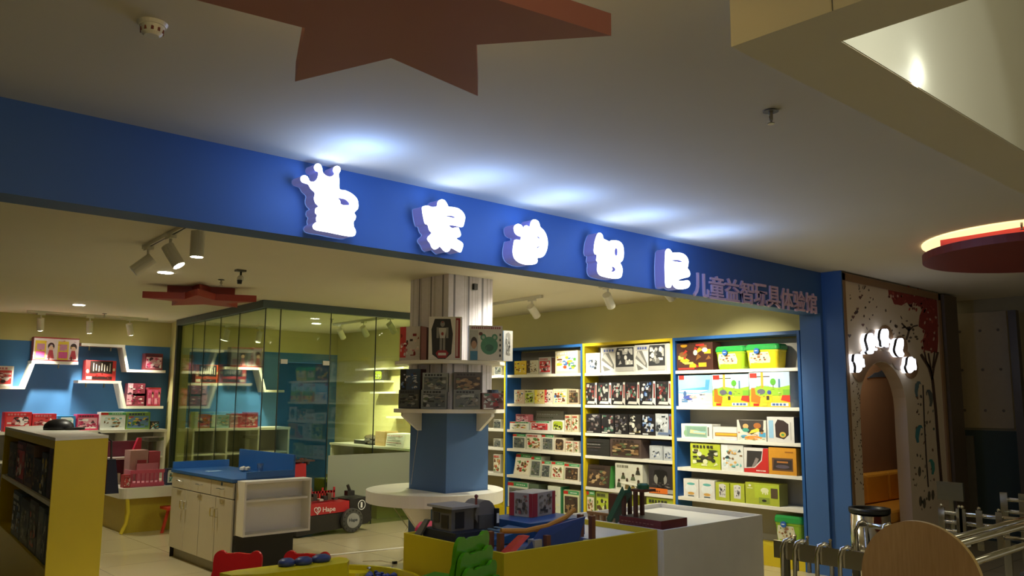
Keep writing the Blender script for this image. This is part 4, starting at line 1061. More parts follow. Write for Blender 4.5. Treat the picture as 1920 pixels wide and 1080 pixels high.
# tubs with lids
def tub(x0, x1, yt, ybase, z, body, lid, label, X=XS + .02, dep=.2):
    y0 = atX(x0, 690, X).y; y1 = atX(x1, 690, X).y; h = atX((x0 + x1) / 2, yt, X).z - z
    t = thing('toy_tub', (X + dep / 2, (y0 + y1) / 2, z), label, 'toy tub', 'plastic toy tubs')
    z += .001
    def ring(f, zz, rr=.04):
        pts = []; hx, hy = dep / 2 * f, (y0 - y1) / 2 * f
        for cx, cy, a0 in ((hx, hy, 0), (-hx, hy, 90), (-hx, -hy, 180), (hx, -hy, 270)):
            for k in range(5):
                a = math.radians(a0 + k * 22.5)
                pts.append(Vector((X + dep / 2 + (cx - math.copysign(rr, cx)) + rr * math.cos(a), (y0 + y1) / 2 + (cy - math.copysign(rr, cy)) + rr * math.sin(a), zz)))
        return pts
    def loft(b, rings, col):
        n = len(rings[0]); V = [p for r in rings for p in r]; F = []
        for i in range(len(rings) - 1):
            for k in range(n): F.append((i * n + k, i * n + (k + 1) % n, (i + 1) * n + (k + 1) % n, (i + 1) * n + k))
        F.append(tuple(reversed(range(n)))); F.append(tuple(range((len(rings) - 1) * n, len(rings) * n)))
        b.idx(V, F, 'G', col)
    b = MB(); loft(b, [ring(.86, z), ring(.9, z + h * .1), ring(.97, z + h * .68), ring(1.0, z + h * .7), ring(1.0, z + h * .76)], body); b.build('tub_body', t, smooth=False)
    b = MB(); loft(b, [ring(1.03, z + h * .762), ring(1.05, z + h * .8), ring(1.03, z + h * .92), ring(.95, z + h)], lid); b.build('lid', t)
    b = MB(); r = random.Random(3); ym = (y0 + y1) / 2; w = (y0 - y1)
    b.face([(X - .0012 + .012 * (1 - v), ym - u * w, z + h * (.12 + .55 * v)) for u, v in ((-.36, 0), (.22, 0), (.26, .5), (.2, 1), (-.36, 1), (-.4, .5))], 'P', 'dcd8b8')
    k = 0
    for pl_, c in blobs(r, -.34, .1, .2, .9, ['8a5a34', '5a8a3a', 'c8a05a', '4a4a3a', 'e0d0a0', 'b8503a'], 14, .13):
        k += 1; b.face([(X - .0016 - .0002 * k + .012 * (1 - v), ym - u * w, z + h * (.12 + .55 * v)) for u, v in pl_], 'P', c)
    b.build('picture_sticker', t)
    b = MB(); b.lathe([(.03, -.012), (.03, .0)], (X - .012, ym + w * .12, z + h * .72), 18, 'G', '2f62b0', axis='x'); b.box(X - .028, X - .024, ym + w * .12 - .015, ym + w * .12 + .015, z + h * .71, z + h * .74, 'G', 'dfe4ea'); b.build('round_latch', t)
    return t


tub(1341, 1396, 649, 692, ZR[0], '9ac02e', '2f9a48', 'lime green toy tub with green lid on the top shelf')
tub(1398, 1460, 645, 692, ZR[0], 'ecd42a', '2f9a48', 'yellow toy tub with green lid on the top shelf')
tub(1441, 1492, 966, 1020, .2, '8ab42c', '2f9a48', 'green toy tub with lid on the yellow plinth at floor level')
# a blue box lying behind the silver ones, yellow plinth step in front
y0 = atX(1216, 745, XS + .16).y; y1 = max(5.785, atX(1258, 745, XS + .16).y)
toybox((XS + .185, y0, ZRB[3]), (XS + .185, y1, ZRB[3]), .2, '3a4f7a', 'plain', PAL['bl'], 'blue box behind the silver boxes of the middle yellow bookcase', depth=.06)
# ================================================================== STRIPED COLUMN, ITS SHELVES AND ROUND TABLE
KX, KY, KA, KB = 5.085, 6.53, .255, .29
b = MB(); b.box(KX - KA, KX + KA, KY - KB, KY + KB, 0, 1.5, 'navy2')
MT['navy2'] = surf('slate_blue_board', '4c6c96', 0.6)
b.box(KX - KA - .02, KX + KA + .02, KY - KB - .02, KY + KB + .02, 1.5, CS, 'P', 'e6dfe8')
r = random.Random(5)
for k in range(6):                       # plank joints and grain on the two visible faces
    y = KY - KB - .02 + (k + .45) * .19; x = KX - KA - .02 + (k + .4) * .175
    e = KX - KA - .0206; f = KY - KB - .0206
    if y < KY + KB: b.face([(e, y + .012, 1.5), (e, y - .012, 1.5), (e, y - .012, CS), (e, y + .012, CS)], 'P', '8a8690')
    if x < KX + KA: b.face([(x - .012, f, 1.5), (x + .012, f, 1.5), (x + .012, f, CS), (x - .012, f, CS)], 'P', '8a8690')
    for j in range(3):
        yy = y + r.uniform(.03, .17); xx = x + r.uniform(.03, .16); w = .0025
        if yy < KY + KB: b.face([(e, yy + w, 1.5), (e, yy - w, 1.5), (e, yy - w, CS), (e, yy + w, CS)], 'P', 'b3adad')
        if xx < KX + KA: b.face([(xx - w, f, 1.5), (xx + w, f, 1.5), (xx + w, f, CS), (xx - w, f, CS)], 'P', 'b3adad')
colm = tag(b.build('wall_column'), kind='structure')


p = atY(889, 538, KY - KB - .0205)
b = MB(); b.box(p.x - .025, p.x + .025, p.y - .03, p.y, p.z - .03, p.z + .03, 'black')
tag(b.build('column_sensor', bevel=.004), 'small black sensor box high on the striped column', 'sensor')
b = MB(); b.tube([atX(786, 790, KX - KA - .004), atX(778, 850, KX - KA - .004), atX(771, 908, KX - KA - .004)], .003, 6, 'P', 'c8c4bc'); b.build('wall_column_cable', parent=colm)


def ringshelf(name, cx, cy, R, z, th, label, cat):
    """round white board with a square hole for the column"""
    t = thing(name, (KX, KY, z - th), label, cat)
    lo = [(cx + R * math.cos(2 * math.pi * k / 56), cy + R * math.sin(2 * math.pi * k / 56), z - th) for k in range(56)]
    g = .022
    ho = [(KX - KA - g, KY - KB - g, z - th), (KX + KA + g, KY - KB - g, z - th), (KX + KA + g, KY + KB + g, z - th), (KX - KA - g, KY + KB + g, z - th)]
    b = MB(); b.prism(lo, (0, 0, th), 'white', holes=[ho]); b.build('board', t)
    return t


def bracket(t, x, y, dx, dy, z, s, hgt, w=.018):
    n = Vector((-dy, dx, 0)); a = Vector((x, y, z)); d = Vector((dx, dy, 0))
    b = MB(); b.prism([a - n * w, a + d * s - n * w, a + d * s + Vector((0, 0, -.03)) - n * w, a + d * .03 + Vector((0, 0, -hgt)) - n * w, a + Vector((0, 0, -hgt)) - n * w], n * 2 * w, 'white'); b.build('bracket', t)


ms = ringshelf('column_shelf', KX, KY, .54, 1.968, .03, 'round white upper shelf around the striped column', 'shelf')
ls = ringshelf('column_shelf', KX, KY, .54, 1.515, .035, 'round white lower shelf on triangular brackets around the column', 'shelf')
for x, y, dx, dy in ((KX - KA - .001, KY + .12, -1, 0), (KX + .12, KY - KB - .001, 0, -1), (KX + KA + .001, KY, 1, 0), (KX, KY + KB + .001, 0, 1)): bracket(ls, x, y, dx, dy, 1.479, .22, .17)
rt = ringshelf('round_table', KX - .09, KY + .09, .66, .75, .11, 'large round white table built around the blue column base', 'table')
for x, y, dx, dy in ((KX - KA - .001, KY - .05, -1, 0), (KX - .02, KY - KB - .001, 0, -1), (KX + KA + .001, KY, 1, 0), (KX, KY + KB + .001, 0, 1)): bracket(rt, x, y, dx, dy, .639, .3, .36, .02)
b = MB(); p = atD(940, 950, 7.6)
d = Vector((p.x - KX + .09, p.y - KY - .09, 0)).normalized(); c = Vector((KX - .09, KY + .09, 0)) + d * .664; s = Vector((-d.y, d.x, 0))
b.prism([c - s * .035 + Vector((0, 0, .59)), c + s * .035 + Vector((0, 0, .59)), c + s * .035 + Vector((0, 0, .66)), c - s * .035 + Vector((0, 0, .66))], d * .003, 'P', 'f0d820')
tag(b.build('price_tag'), 'small yellow price tag hanging on the round white table edge', 'tag')


def shelfbox(x0, x1, yt, z, dist, ang, base, style, pal, label, depth=.16, side=None, dz=0, group='toy boxes on the column shelves', top=None):
    """carton on a column shelf: faces the way ang (degrees) points, seen between two picture columns"""
    m = atD((x0 + x1) / 2, 745, dist); n = Vector((math.cos(math.radians(ang)), math.sin(math.radians(ang)), 0)); t = Vector((-n.y, n.x, 0))
    C = Vector((m.x, m.y, z + dz))
    def hit(px):
        r = ray(px, 745); k = n.dot(C - EYE) / n.dot(r) if abs(n.dot(r)) > 1e-6 else 1
        q = EYE + r * k; return Vector((q.x, q.y, z + dz))
    A, B = hit(x0), hit(x1)
    h = atD((x0 + x1) / 2, yt, dist).z - z - dz
    return toybox(A, B, h, base, style, PAL[pal] if isinstance(pal, str) else pal, label, group, depth, side, top=top)


ZM, ZL = 1.969, 1.516
shelfbox(747, 786, 611, ZM, 7.95, 200, 'd8d0cc', 'animals', 'red', 'white box with red cartoon figures, far left of the upper column shelf', .1, 'a05a5a')
shelfbox(787, 798, 612, ZM, 7.74, 215, '9a6a66', 'plain', 'red', 'reddish box edge between the cartoon box and the robot box', .07)
shelfbox(801, 864, 592, ZM, 7.68, 228, 'e4dcd4', 'robot', 'red', 'tall white and red box with a grey robot in its window', .1, '3a3430')
shelfbox(878, 942, 609, ZM, 7.72, 236, 'dcd8d4', 'bear', 'tea', 'white box with a green bear and a boy picture', .16, '3f6f9a')
shelfbox(943, 961, 619, ZM, 7.85, 262, 'd0ccc8', 'bits', 'wht', 'white box with two dark swirls, far right of the upper column shelf', .1)
B2 = 'dark construction-set box'
shelfbox(747, 787, 731, ZL, 7.95, 204, '55585a', 'pic', 'mil', 'dark vehicle-set box, lower of the far left pair on the column', .12, '2e3032')
shelfbox(749, 788, 692, ZL, 7.96, 204, '4a5a70', 'animals', 'bl', 'blue and dark vehicle-set box, upper of the far left pair on the column', .11, '5a3a3a', dz=.156)
shelfbox(789, 838, 731, ZL, 7.72, 224, '8a8e8a', 'pic', 'mil', 'grey tank-set box, lower one of the second pair on the column', .13, '4a4c4c')
shelfbox(791, 840, 699, ZL, 7.73, 224, '9a9e9a', 'pic', 'mil', 'grey tank-set box, upper one of the second pair on the column', .12, '4a4c4c', dz=.156)
shelfbox(850, 901, 731, ZL, 7.68, 236, '80827c', 'pic', 'mil', 'grey truck-set box, lower one of the right-hand pair on the column', .13, '4a4c4c')
shelfbox(850, 904, 698, ZL, 7.69, 236, '5a5048', 'pic', 'brn', 'brown truck-set box, upper one of the right-hand pair on the column', .12, '4a4c4c', dz=.156)
shelfbox(904, 945, 737, ZL, 7.75, 255, '7a5a58', 'dark', 'dkr', 'low red-figure box at the right end of the column shelf', .12)
shelfbox(916, 935, 731, ZL, 7.92, 250, '4a586a', 'animals', 'bl', 'small blue box standing behind the low red-figure box', .05)

# ================================================================== DISPLAY COUNTERS IN FRONT
def counter(name, x0, x1, y0, y1, z, lam, label, tray, cat='display counter'):
    t = thing(name, ((x0 + x1) / 2, (y0 + y1) / 2, 0), label, cat)
    w = .02
    for bx in ((x0, x1, y0, y0 + w), (x0, x1, y1 - w, y1), (x0, x0 + w, y0 + w + .0003, y1 - w - .0003), (x1 - w, x1, y0 + w + .0003, y1 - w - .0003)):
        b = MB(); b.box(*bx, 0, z, lam); b.build('side_panel', t, bevel=.0015)
    b = MB(); b.box(x0 + w + .0005, x1 - w - .0005, y0 + w + .0005, y1 - w - .0005, z - .06, z - .035, tray); b.build('tray', t)
    return t


counter('display_counter', 3.213, 4.584, 3.609, 4.584, .75, 'yellam', 'yellow tray-topped display counter with toys, front centre', 'white')
counter('display_counter', 4.587, 5.80, 3.56, 4.53, .75, 'white', 'white tray-topped display counter joined to the yellow one', 'white')
ZT = .716
# dark toy train station
p = atZ(838, 1024, ZT)
ts = thing('toy_station', (3.5, 4.35, ZT), 'dark toy station building with grey roof on the yellow counter', 'toy')
bx0, by0 = 3.40, 3.98
b = MB(); b.box(3.28, 3.66, 3.93, 4.27, ZT + .001, ZT + .075, 'P', '26282e'); b.build('platform', ts, bevel=.004)
b = MB(); b.box(3.30, 3.48, 4.0, 4.2, ZT + .076, ZT + .21, 'P', '6a6662'); b.box(3.296, 3.30, 4.03, 4.1, ZT + .09, ZT + .17, 'P', '2e2c2c'); b.box(3.296, 3.30, 4.12, 4.18, ZT + .12, ZT + .18, 'P', '3a3836'); b.box(3.33, 3.4, 3.996, 4.0, ZT + .09, ZT + .19, 'P', '2c2a2a'); b.build('building', ts)
b = MB(); b.box(3.28, 3.50, 3.97, 4.23, ZT + .211, ZT + .226, 'P', 'a09a92'); b.build('roof', ts)
b = MB(); b.box(3.50, 3.63, 3.97, 4.14, ZT + .076, ZT + .16, 'P', '5a5650'); b.lathe([(.085, -.07), (.085, .07)], (3.565, 4.055, ZT + .165), 16, 'P', '7a736c', axis='y'); b.build('tunnel', ts)
b = MB(); b.tube([(3.49, 3.99, ZT + .226), (3.49, 3.99, ZT + .27)], .008, 8, 'P', '7a3a34'); b.ball((3.49, 3.99, ZT + .278), .013, 'P', '7a3a34', 8); b.build('signal', ts)
b = MB(); b.box(3.60, 3.625, 3.92, 3.945, ZT + .076, ZT + .2, 'P', '1c1c20'); b.box(3.603, 3.622, 3.918, 3.92, ZT + .11, ZT + .17, 'P', 'ecebe4'); b.build('post', ts)
b = MB(); b.hexa([(3.25, 4.28, ZT + .001), (3.27, 4.28, ZT + .001), (3.27, 4.35, ZT + .001), (3.25, 4.35, ZT + .001), (3.27, 4.20, ZT + .13), (3.29, 4.20, ZT + .13), (3.29, 4.24, ZT + .13), (3.27, 4.24, ZT + .13)], 'P', '6f6e68'); b.build('ramp', ts)
ts.location.y += .2
# blue play garage with ramp and slide
g = thing('toy_garage', (3.66, 3.9, ZT), 'blue wooden toy garage with orange ramp and red slide on the yellow counter', 'toy')
b = MB(); b.box(3.28, 4.03, 3.655, 3.88, ZT + .001, ZT + .018, 'P', '2f4f7c'); b.build('floor_plate', g)
b = MB(); b.box(3.72, 4.22, 3.93, 4.36, ZT + .001, ZT + .115, 'P', '2f5f96'); b.box(3.76, 3.86, 3.926, 3.93, ZT + .06, ZT + .1, 'P', 'c08030'); b.box(3.92, 4.04, 3.924, 3.93, ZT + .02, ZT + .1, 'P', 'a8323c'); b.build('lower_deck', g, bevel=.004)
b = MB(); b.hexa([(3.38, 3.91, ZT + .02), (3.70, 3.91, ZT + .02), (3.70, 4.12, ZT + .02), (3.5, 4.12, ZT + .02), (3.38, 3.91, ZT + .05), (3.70, 3.91, ZT + .09), (3.70, 4.12, ZT + .09), (3.5, 4.12, ZT + .05)], 'P', '33658f')
for k in range(3): b.box(3.46 + .05 * k, 3.475 + .05 * k, 3.93, 4.1, ZT + .075 + .006 * k, ZT + .082 + .006 * k, 'P', '8fa8a8')
b.build('parking_ramp', g)
b = MB(); b.tube([(3.34, 3.78, ZT + .125), (3.5, 3.74, ZT + .115), (3.66, 3.72, ZT + .13), (3.86, 3.76, ZT + .16), (4.0, 3.82, ZT + .19)], .016, 8, 'P', 'c8862e'); b.build('ramp', g)
b = MB(); b.hexa([(3.42, 3.67, ZT + .019), (3.88, 3.67, ZT + .019), (3.92, 3.69, ZT + .019), (3.46, 3.69, ZT + .019), (3.6, 3.70, ZT + .12), (3.98, 3.70, ZT + .16), (3.98, 3.72, ZT + .16), (3.6, 3.72, ZT + .12)], 'P', '32487a'); b.build('blue_panel', g)
for x, y, h in ((3.31, 3.84, .12), (3.31, 3.75, .12), (3.60, 3.66, .09), (4.04, 3.70, .16), (4.04, 3.80, .16)):
    b = MB(); b.box(x - .016, x + .016, y - .016, y + .016, ZT + .019, ZT + h, 'P', '7a4a34'); b.build('wooden_post', g)
b = MB(); b.hexa([(3.27, 3.645, ZT + .019), (3.31, 3.635, ZT + .019), (3.31, 3.70, ZT + .019), (3.27, 3.71, ZT + .019), (3.42, 3.67, ZT + .10), (3.46, 3.66, ZT + .10), (3.46, 3.715, ZT + .10), (3.42, 3.72, ZT + .10)], 'P', 'd8452c'); b.build('slide', g)
b = MB(); b.box(3.50, 3.56, 3.66, 3.72, ZT + .019, ZT + .07, 'P', 'b8b0a4'); b.build('white_block', g)
# red and white carton on the garage
A = atZ(1000, 985, ZT + .12)
c0 = Vector((3.86, 3.98, ZT + .116)); t1 = Vector((.9, .44, 0)).normalized()
c0 = atZ(998, 971, ZT + .116)
cl = Vector((-.2, .98, 0)); cr = Vector((.98, .2, 0))
cw = thing('toy_carton', c0[:], 'red and white toy carton with animal pictures standing on the blue garage', 'toy box')
b = MB(); w1, w2, h = .19, .275, .155
P = [c0, c0 + cr * w2, c0 + cr * w2 + cl * w1, c0 + cl * w1]
b.hexa([p + Vector((0, 0, .001)) for p in P] + [p + Vector((0, 0, h)) for p in P], 'P', 'b8aca0'); b.build('carton', cw)
for (o, d, nn) in ((c0, cr, Vector((cl.x, cl.y, 0)) * -1), (c0 + cl * w1, cl * -1, cr * -1)):
    b = MB(); r = random.Random(int(o.x * 100)); k = 0
    for pl_, c in [(rct(0, 0, .22, 1), 'a8323a') if d is cr or True else None, (rct(.86, 0, 1, 1), 'a8323a')] + blobs(r, .28, .1, .82, .92, ['5a5048', '7a6a58', '8f8474', 'a05a50', '4a443c'], 16, .2):
        k += 1; b.face([o + d * ((w2 if d is cr else w1) * u) + nn * (.0006 + .0002 * k) + Vector((0, 0, .002 + (h - .004) * v)) for u, v in pl_], 'P', c)
    b.build('printed_face', cw)
b = MB(); b.face([p + Vector((0, 0, h + .0006)) for p in P], 'P', 'd0c8b4'); b.build('pale_lid', cw)
# wooden climbing stand with green slide on the white counter
w = thing('toy_playground', (4.72, 4.0, ZT), 'small wooden toy playground with a dark green slide on the white counter', 'toy')
for px, X_ in ((1170, 4.66), (1181, 4.76), (1192, 4.66), (1204, 4.76)):
    p = atX(px, 960, X_); h = atX(px, 921, X_).z
    b = MB(); b.box(p.x - .012, p.x + .012, p.y - .012, p.y + .012, ZT + .001, h, 'P', '5a3428'); b.build('wooden_post', w)
pa = atX(1186, 921, 4.66); pb = atX(1209, 921, 4.66); h = pa.z
b = MB(); b.box(4.64, 4.78, pb.y, pa.y, h + .001, h + .018, 'P', '6a3c2c'); b.build('platform', w)
b = MB(); b.lathe([(.042, h + .019), (.042, h + .045), (.03, h + .055)], (4.71, (pa.y + pb.y) / 2, 0), 14, 'P', '2f6a44'); b.build('green_cap', w)
a = atX(1149, 984, 4.68); a.z = ZT + .005; e = atX(1178, 924, 4.68); s = V((.035, 0, 0))
b = MB(); b.prism([a - s, a + s, e + s, e - s], (0, .006, .02), 'P', '2f5a40'); b.prism([a - s * 1.25, a - s, e - s, e - s * 1.25], (0, .02, .045), 'P', '34684a'); b.prism([a + s, a + s * 1.25, e + s * 1.25, e + s], (0, .02, .045), 'P', '34684a'); b.build('green_slide', w)
b = MB(); f0 = atX(1104, 975, 4.66); f1 = atX(1150, 984, 4.66); zt_ = ZT + .075
for k in range(9):
    y = f0.y + (f1.y - f0.y) * k / 8; b.box(4.655, 4.672, y - .008, y + .008, ZT + .001, zt_ - .01, 'P', '9a6a3a' if k % 2 else 'c8b08a')
b.box(4.65, 4.677, f1.y - .01, f0.y + .01, zt_ - .011, zt_ + .006, 'P', '9a6a3a'); b.build('low_fence', w)
b = MB(); f2 = atX(1150, 957, 4.84); b.box(4.82, 4.86, f2.y - .06, f2.y + .03, ZT + .001, atX(1150, 925, 4.84).z, 'P', '6a3f2c'); b.build('wooden_house', w)
# flat dark red box
A = atZ(1152, 986, ZT); B = atZ(1233, 999, ZT)
zt_ = .80
cA, cB, cC = atZ(1153, 968, zt_), atZ(1233, 979, zt_), atZ(1272, 969, zt_)
cA.x = max(cA.x, 4.62); cB.x = max(cB.x, 4.62); cB.y = max(cB.y, 3.59); cC.y = max(cC.y, 3.59)
toybox((cA.x, cA.y, ZT), (cB.x, cB.y, ZT), zt_ - ZT, '7a302e', 'text', ['a8786a', '6a2826', '8a5a50'], 'flat dark red game box lying on the near corner of the white counter', depth=(cC - cB).length, side='6f2c2a', top='4a443c')
# magenta box behind the yellow counter
q0 = atZ(777, 988, .64); q1 = atZ(831, 984, .64)
b = MB(); b.hexa([V(p) for p in ((q0.x, q0.y, 0), (q1.x, q1.y, 0), (q1.x + .2, q1.y + .22, 0), (q0.x + .2, q0.y + .22, 0), (q0.x, q0.y, .64), (q1.x, q1.y, .64), (q1.x + .2, q1.y + .22, .64), (q0.x + .2, q0.y + .22, .64))], 'D', 'b8244c'); tag(b.build('magenta_bin', bevel=.02), 'magenta box standing behind the yellow display counter', 'storage box')

# ================================================================== CASH COUNTER
X0, X1, Y0, Y1 = 3.312, 3.906, 7.40, 8.885
cc_ = thing('cash_counter', ((X0 + X1) / 2, (Y0 + Y1) / 2, 0), 'pale cash counter with drawers, doors and a blue worktop', 'counter')
MT['palelam'] = surf('pale_grey_laminate', 'c6bda6', 0.35, stretch=(1, 1, .2), noise=.05)
b = MB(); b.box(X0 + .02, X1, Y0, Y1, .1, .845, 'palelam'); b.build('body', cc_)
b = MB(); b.box(X0 + .05, X1 - .02, Y0 + .01, Y1 - .02, 0, .0995, 'P', '8a8474'); b.build('kick_board', cc_)
b = MB(); b.box(X0 - .012, X1 + .005, Y0 - .01, Y1 + .012, .846, .878, 'bluelam'); b.build('worktop', cc_, bevel=.003)
b = MB(); b.box(X0 + .018, X0 + .0195, Y0 - .004, Y1 + .004, .1, .845, 'black'); b.box(X0 + .018, X1, Y1 + .0005, Y1 + .004, .0, .845, 'black'); b.build('dark_edging', cc_)
n = 3
for k in range(3):
    ya_, yb_ = Y0 + .006 + k * (Y1 - Y0) / 3, Y0 + (k + 1) * (Y1 - Y0) / 3 - .004
    b = MB(); b.box(X0, X0 + .018, ya_, yb_, .70, .84, 'palelam'); dr = b.build('drawer', cc_, bevel=.002)
    b = MB(); ym = (ya_ + yb_) / 2
    b.tube([(X0, ym - .055, .775), (X0 - .028, ym - .05, .775), (X0 - .03, ym, .78), (X0 - .028, ym + .05, .775), (X0, ym + .055, .775)], .006, 8, 'chrome'); b.build('handle', dr)
    if k == 0:
        b = MB(); b.box(X0 - .002, X0, ym - .015, ym + .015, .805, .835, 'chrome'); b.build('lock', dr)
for k in range(4):
    ya_, yb_ = Y0 + .006 + k * (Y1 - Y0) / 4, Y0 + (k + 1) * (Y1 - Y0) / 4 - .004
    b = MB(); b.box(X0, X0 + .018, ya_, yb_, .105, .692, 'palelam'); dr = b.build('door', cc_, bevel=.002)
    yh = yb_ - .045 if k % 2 == 0 else ya_ + .045
    b = MB(); b.tube([(X0, yh, .59), (X0 - .026, yh, .585), (X0 - .028, yh, .55), (X0 - .026, yh, .515), (X0, yh, .51)], .006, 8, 'chrome'); b.build('handle', dr)
b = MB(); b.box(X1 - .012, X1 + .008, Y0 - .005, 8.60, .879, 1.075, 'bluelam'); b.build('tall_back_board', cc_, bevel=.002)
b = MB(); b.box(X0, X1 + .005, Y1 - .01, Y1 + .012, .879, .95, 'bluelam'); b.build('end_rim', cc_)
b = MB(); b.box(X0 + .12, X1 - .013, Y0 - .008, Y0 + .012, .879, .935, 'bluelam'); b.build('front_rim', cc_)
b = MB(); b.box(X0 + .022, X1 + .01, Y0 - .012, Y0 - .001, 0, .38, 'black'); b.build('dark_end_panel', cc_)
# white wall rack hung on the end of the counter
wx0, wx1, wy0, wy1, wz0, wz1 = 3.34, 4.0, 7.225, 7.387, .385, .865
wr = thing('white_rack', ((wx0 + wx1) / 2, wy1, wz0), 'empty white two-tier rack fixed to the end of the cash counter', 'rack')
b = MB(); b.box(wx0, wx1, wy1 - .012, wy1, wz0, wz1, 'white'); b.build('back_panel', wr)
for x in (wx0, wx1 - .02):
    b = MB(); b.box(x, x + .02, wy0, wy1 - .0125, wz0, wz1, 'white'); b.build('side_panel', wr, bevel=.001)
for z in (wz0, .68, wz1 - .02):
    b = MB(); b.box(wx0 + .0205, wx1 - .0205, wy0 + (.0 if z != .68 else .03), wy1 - .0125, z, z + .02, 'white'); b.build('shelf', wr, bevel=.001)
p = atX(489, 877, 3.84)
b = MB(); b.lathe([(.024, .8785), (.034, .965), (.032, .965), (.022, .885)], (p.x - .02, p.y - .03, 0), 20, 'clear'); tag(b.build('plastic_cup', smooth=True), 'clear plastic cup standing on the blue worktop', 'cup')
p = atX(466, 880, 3.80)
b = MB(); r = random.Random(8)
for k in range(7): b.ball((p.x - .02 + r.uniform(-.05, .05), p.y + r.uniform(-.04, .04), .879 + .022 + r.uniform(0, .01)), (.03 * r.uniform(.7, 1.2), .03, .021), 'P', 'd8d4c4', 7)
tag(b.build('crumpled_bag'), 'crumpled pale plastic bag beside the clear cup on the worktop', 'bag')
p = atZ(400, 884, .879)
b = MB(); b.box(p.x - .07, p.x + .07, p.y - .05, p.y + .05, .879, .884, 'P', '8fb0d0'); tag(b.build('paper_slip'), 'pale blue paper lying on the blue worktop', 'paper')
# ================================================================== GLASS ROOM
YG, ZH = 9.5, 2.70
XG = 4.55
EL = Vector((4.77, 12.86, 0)); E0 = Vector((XG, YG, 0)); dl_ = (EL - E0).normalized(); nl = Vector((-dl_.y, dl_.x, 0))
gp = thing('glass_partition', (XG, YG, 0), 'glass walls of the inner room under a dark steel header', 'partition')
b = MB(); b.box(XG - .06, XR - .002, YG - .05, YG + .05, ZH, CS - .001, 'beam'); b.build('front_header', gp)
b = MB()
P = [E0 - nl * .05, E0 + nl * .05, EL + nl * .05, EL - nl * .05]
P = [E0 + nl * .05 + dl_ * .06, E0 - nl * .05 + dl_ * .06, EL - nl * .05, EL + nl * .05]
b.hexa([p + Vector((0, 0, ZH)) for p in P] + [p + Vector((0, 0, CS - .001)) for p in P], 'beam'); b.build('side_header', gp)


def pane(P0, P1, z0, z1, name='glass_pane', mat='glass', th=.01, par=None):
    d = (P1 - P0).normalized(); n = Vector((-d.y, d.x, 0)) * th / 2
    b = MB(); Q = [P0 - n, P1 - n, P1 + n, P0 + n]
    b.hexa([q + Vector((0, 0, z0)) for q in Q] + [q + Vector((0, 0, z1)) for q in Q], mat); return b.build(name, par or gp)


xs = [4.552, 4.745, 5.452, 6.13, 6.77, 7.58]
for k in range(5):
    if k == 1:
        pane(V((4.757, YG, 0)), V((5.443, YG, 0)), 2.055, ZH)
        pane(V((4.757, YG, 0)), V((5.443, YG, 0)), .012, 2.045, 'door', 'doorglass')
        continue
    pane(V((xs[k] + .004, YG, 0)), V((xs[k + 1] - .004, YG, 0)), .005, ZH)
ys = [9.5, 10.36, 11.05, 11.70, 12.2, 12.86]
for k in range(5):
    a_, c_ = E0 + dl_ * (ys[k] - YG + (.008 if k == 0 else .003)), E0 + dl_ * (ys[k + 1] - YG - .003)
    pane(a_, c_, .005, ZH)
for x in (4.55, 4.75, 5.448, 6.13):
    b = MB(); b.box(x - .004, x + .004, YG - .007, YG + .007, .002, ZH, 'P', '1f2a26'); b.build('seam', gp)
for k in range(1, 5):
    c_ = E0 + dl_ * (ys[k] - YG)
    b = MB(); b.box(c_.x - .004, c_.x + .004, c_.y - .005, c_.y + .005, .002, ZH, 'P', '2a3630'); b.build('seam', gp)
b = MB(); b.box(6.752, 6.788, YG - .02, YG + .02, .002, ZH, 'P', '4a4c3a'); b.build('mullion', gp)
b = MB(); b.box(EL.x - .05, EL.x + .02, EL.y - .07, EL.y - .005, .0, ZH, 'P', '1c2420'); b.build('end_post', gp)
for x in (4.77, 5.35):
    b = MB(); b.box(x, x + .09, YG - .012, YG + .012, 2.03, 2.085, 'steel'); b.build('patch_fitting', gp)
pane(V((5.47, YG - .009, 0)), V((6.745, YG - .009, 0)), .30, .90, 'frosted_band', 'film', .003)
pane(V((6.795, YG - .009, 0)), V((7.57, YG - .009, 0)), .30, .90, 'frosted_band', 'film', .003)

# white ledges on the yellow wall of the room
for y0, y1, z, w in ((11.1, 12.55, 2.125, 'topmost white ledge on the yellow wall of the glass room'), (11.65, 12.9, 1.915, 'second white ledge from the top on the yellow wall of the glass room'),
                     (11.3, 12.06, 1.73, 'third white ledge from the top on the yellow wall of the glass room'), (10.9, 11.56, 1.335, 'lowest white ledge on the yellow wall of the glass room')):
    b = MB(); b.box(7.7, XR - .001, y0, y1, z - .03, z, 'white'); tag(b.build('wall_ledge'), w, 'wall shelf', 'ledges in the glass room')
toybox((7.72, 11.62, 1.916), (7.72, 11.35 + .3, 1.916) if False else (7.72, 11.72, 1.9155), .1, '4a4436', 'plain', PAL['dk'], 'x') if False else None
toybox((7.72, 12.0, 1.9155), (7.72, 11.72, 1.9155), .17, '3a3a2c', 'win', PAL['grn'], 'dark framed box on the second white ledge of the glass room', depth=.1)
